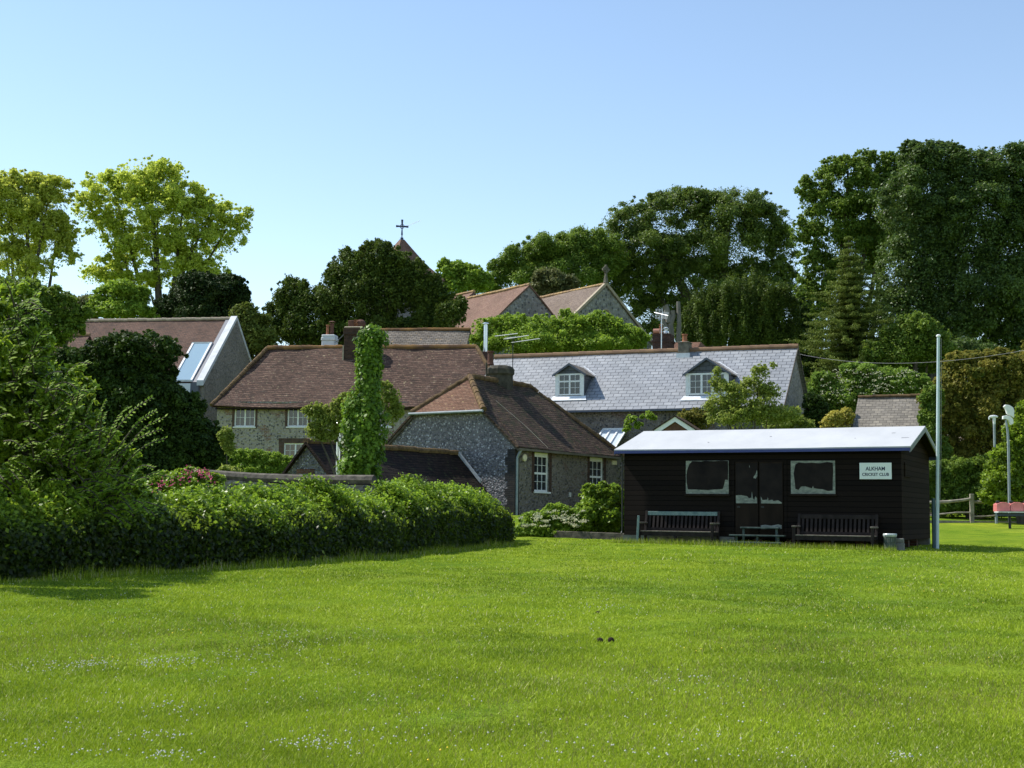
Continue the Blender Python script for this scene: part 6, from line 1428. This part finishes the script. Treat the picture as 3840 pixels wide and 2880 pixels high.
# ------------------------------------------------------------------ grass
def grass():
    rng = np.random.default_rng(3); n = 1150000
    # candidates spread so that nearer ground gets more blades
    y = 1/(1/5.0+(1/36.0-1/5.0)*rng.random(n)); x = (rng.random(n)*2-1)*(.44*y+1.2)
    # a few more outside the frame edges are already covered by the margin
    patch = np.sin(x*.9+np.sin(y*.7)*1.3)*np.sin(y*.55+x*.2+1.1)+.5*np.sin(x*2.1+y*1.3); 
    # keep blades off the clubhouse floor and hedge body
    l = np.stack([(x-PF.o.x)*PF.ex.x+(y-PF.o.y)*PF.ex.y, (x-PF.o.x)*PF.ey.x+(y-PF.o.y)*PF.ey.y], 1)
    keep = ~((l[:, 0] > 0) & (l[:, 0] < PL) & (l[:, 1] > .1) & (l[:, 1] < 4)); x, y, patch = x[keep], y[keep], patch[keep]; n = len(x)
    z = gz(x, y); h = (.012+.013*rng.random(n)+.006*np.clip(patch, -1, 1)+(rng.random(n) > .99)*.03+.012*np.clip(np.sin(x*3.1+np.sin(y*2.3)*2)*np.sin(y*2.7+np.sin(x*1.9)*2)-.35, 0, 1))*(1+.012*y)
    wd = (.0014+.00032*y)*(.7+.6*rng.random(n)); a = rng.random(n)*2*math.pi; lean = h*(.2+1.3*rng.random(n)); la = rng.random(n)*2*math.pi
    # blades face roughly any way
    v = np.empty((n, 3, 3)); cx, cy = np.cos(a)*wd, np.sin(a)*wd
    v[:, 0] = np.stack([x-cx, y-cy, z-.004], 1); v[:, 1] = np.stack([x+cx, y+cy, z-.004], 1); v[:, 2] = np.stack([x+np.cos(la)*lean, y+np.sin(la)*lean, z+h], 1)
    big = np.sin(x*.35+np.sin(y*.31)*1.7+.5)*np.sin(y*.27-x*.12)+.5*np.sin(y*.8+x*.15)*np.sin(x*.22+2); tint = np.clip(.45+.10*np.clip(patch, -1.3, 1.3)+.2*big+.22*np.sin(x*2.3+np.sin(y*1.7)*2)*np.sin(y*1.9+x*.4)+.5*(rng.random(n)-.5), 0, .8); dry = rng.random(n) < .035+.10*np.clip(np.sin(x*1.1+np.sin(y*.9)*2+1)*np.sin(y*1.3+np.sin(x*.7))-.2, 0, 1); tint = np.where(dry, .86+.14*rng.random(n), tint)  # pale blades: dry straw, and painted glints on the turf
    m = leafmat('grass_blade', GB[0], GB[1], .25, .55, .10, GB[2], stops=[(0, GB[0]), (.80, GB[1]), (.90, (.50,.47,.20)), (1, (.62,.58,.34))])
    o = quads_obj('lawn_grass', v.reshape(-1, 3), tint, m, None, 3); tag(o, 'short bright green mown grass over the whole field', 'grass', kind='stuff')
    # dry brown stalks in patches
    k_ = 16000; cx0 = np.array([[-3.0, 12.3, 1.8], [0.9, 9.9, 1.4], [1.6, 11.2, 1.2], [2.4, 9.6, 1.0], [-1.2, 8.7, 1.3], [4.2, 10.5, 1.2], [.2, 7.9, 1.2], [-5, 13, 1.6], [3.3, 13.5, 1.2]]); ci = rng.integers(0, len(cx0), k_)
    x = cx0[ci, 0]+rng.normal(size=k_)*cx0[ci, 2]*.9; y = cx0[ci, 1]+rng.normal(size=k_)*cx0[ci, 2]*.6; z = gz(x, y); h = .03+.05*rng.random(k_)**1.5; wd = .0007+.00012*y; a = rng.random(k_)*6.28; la = rng.random(k_)*6.28; lean = h*.9*rng.random(k_)
    v = np.empty((k_, 3, 3)); v[:, 0] = np.stack([x-np.cos(a)*wd, y-np.sin(a)*wd, z], 1); v[:, 1] = np.stack([x+np.cos(a)*wd, y+np.sin(a)*wd, z], 1); v[:, 2] = np.stack([x+np.cos(la)*lean, y+np.sin(la)*lean, z+h], 1)
    o = quads_obj('dry_stalks', v.reshape(-1, 3), rng.random(k_), leafmat('dry_stalk', (.10,.10,.03), (.30,.24,.11), .25, .6, .15), None, 3); tag(o, 'thin brown seed stalks standing in patches of the near lawn', 'grass', kind='stuff')
    # tall grass at the hedge foot and round the clubhouse
    k_ = 15000; s = rng.random(k_)*HT; nx, ny = HNOR(s); x0, y0 = HAT(s); d = -.05-rng.random(k_)**2*.5; clump = .5+.5*np.sin(s*3.1)*np.sin(s*1.3+.6); x = x0+nx*d; y = y0+ny*d; h = (.04+.22*rng.random(k_)**3*clump+.03*clump)
    m2 = 5000; u = rng.random(m2)*PL; dd = -.75-.2*rng.random(m2); px_ = PF.o.x+PF.ex.x*u+PF.ey.x*dd; py_ = PF.o.y+PF.ex.y*u+PF.ey.y*dd
    x = np.concatenate([x, px_]); y = np.concatenate([y, py_]); h = np.concatenate([h, .06+.12*rng.random(m2)**2]); n = len(x); z = gz(x, y); wd = .004+.003*rng.random(n); a = rng.random(n)*6.28; la = rng.random(n)*6.28; lean = h*.5*rng.random(n)
    v = np.empty((n, 3, 3)); v[:, 0] = np.stack([x-np.cos(a)*wd, y-np.sin(a)*wd, z-.01], 1); v[:, 1] = np.stack([x+np.cos(a)*wd, y+np.sin(a)*wd, z-.01], 1); v[:, 2] = np.stack([x+np.cos(la)*lean, y+np.sin(la)*lean, z+h], 1)
    o = quads_obj('long_grass', v.reshape(-1, 3), rng.random(n), m, None, 3); tag(o, 'longer unmown grass along the hedge foot and clubhouse front', 'grass', kind='stuff')
    # clover heads
    def heads(name, label, cl, mt, r, per):
        P0 = []
        for (px, py, sx, sy, cnt) in cl:
            for _ in range(int(cnt*.6)):
                g = GP(px+rng.normal()*sx, min(2950, max(2080, py+rng.normal()*sy))); P0.append((g.x, g.y, g.z))
        C = np.array(P0); C[:, 2] += .035+.03*rng.random(len(C)); dirs = np.array([[0, 0, 1], [1, 0, 0], [0, 1, 0], [-1, 0, 0], [0, -1, 0], [0, 0, -.6]]); tri = [(0, 1, 2), (0, 2, 3), (0, 3, 4), (0, 4, 1), (5, 2, 1), (5, 3, 2), (5, 4, 3), (5, 1, 4)]
        rs = r*(.7+.6*rng.random(len(C))); V = np.concatenate([np.stack([C+dirs[i]*rs[:, None] for i in t], 1) for t in tri]); o = quads_obj(name, V.reshape(-1, 3), rng.random(len(V)), mt, None, 3); tag(o, label, 'flowers', kind='stuff')
    cl = [(150,2520,110,14,60),(300,2512,60,9,60),(370,2508,50,8,50),(560,2508,40,8,60),(650,2503,60,9,80),(830,2485,80,9,60),(900,2520,90,20,30),(1100,2430,60,12,30),(1050,2400,80,10,40),(1180,2480,120,30,40),(620,2680,70,18,60),(560,2790,80,14,60),(640,2865,60,10,70),(380,2850,60,10,30),(100,2830,90,20,40),(270,2755,60,14,20),(1150,2815,80,18,60),(1230,2820,60,10,50),(900,2600,300,60,60),(1500,2600,300,90,60),(1350,2800,120,30,50),(500,2600,300,70,60),
          (2050,2240,200,20,50),(2200,2320,200,40,60),(2300,2290,90,10,60),(1950,2370,120,30,30),(2600,2600,200,60,60),(2560,2570,60,12,30),(2500,2700,300,90,60),(3300,2500,300,150,80),(1600,2300,400,80,100),(700,2250,400,60,120),(3100,2250,300,50,80),(3380,2865,30,6,40),(2900,2800,300,60,60),(1800,2780,300,60,80),(2400,2850,300,20,50),(400,2380,400,60,120),(2500,2140,500,30,80)]
    heads('clover_heads', 'scattered white clover heads in drifts across the lawn', cl, mat('clover_white', (.5,.5,.42), .9, .05), .0066, 1)
    cl = [(3270,2190,60,15,14),(3080,2200,40,12,12),(3430,2230,150,40,16),(3300,2280,250,60,20),(350,2482,6,2,4),(430,2483,4,2,2),(1600,2855,60,12,8),(400,2200,40,8,8),(720,2390,60,8,10),(3100,2400,300,100,14),(2700,2460,60,20,8),(3600,2300,200,60,16)]
    heads('buttercups', 'small yellow buttercups dotted over the right hand lawn', cl, mat('buttercup', (.75,.55,.02), .6, .3), .0075, 1)
    # low weed rosettes
    cl = [(2310,2060,20,8,26),(3130+20,1965,22,8,0),(3640-170,1960,3,3,0)]
GB = [(.095,.165,.011), (.36,.46,.028), (.46,.55,.04)]
grass()
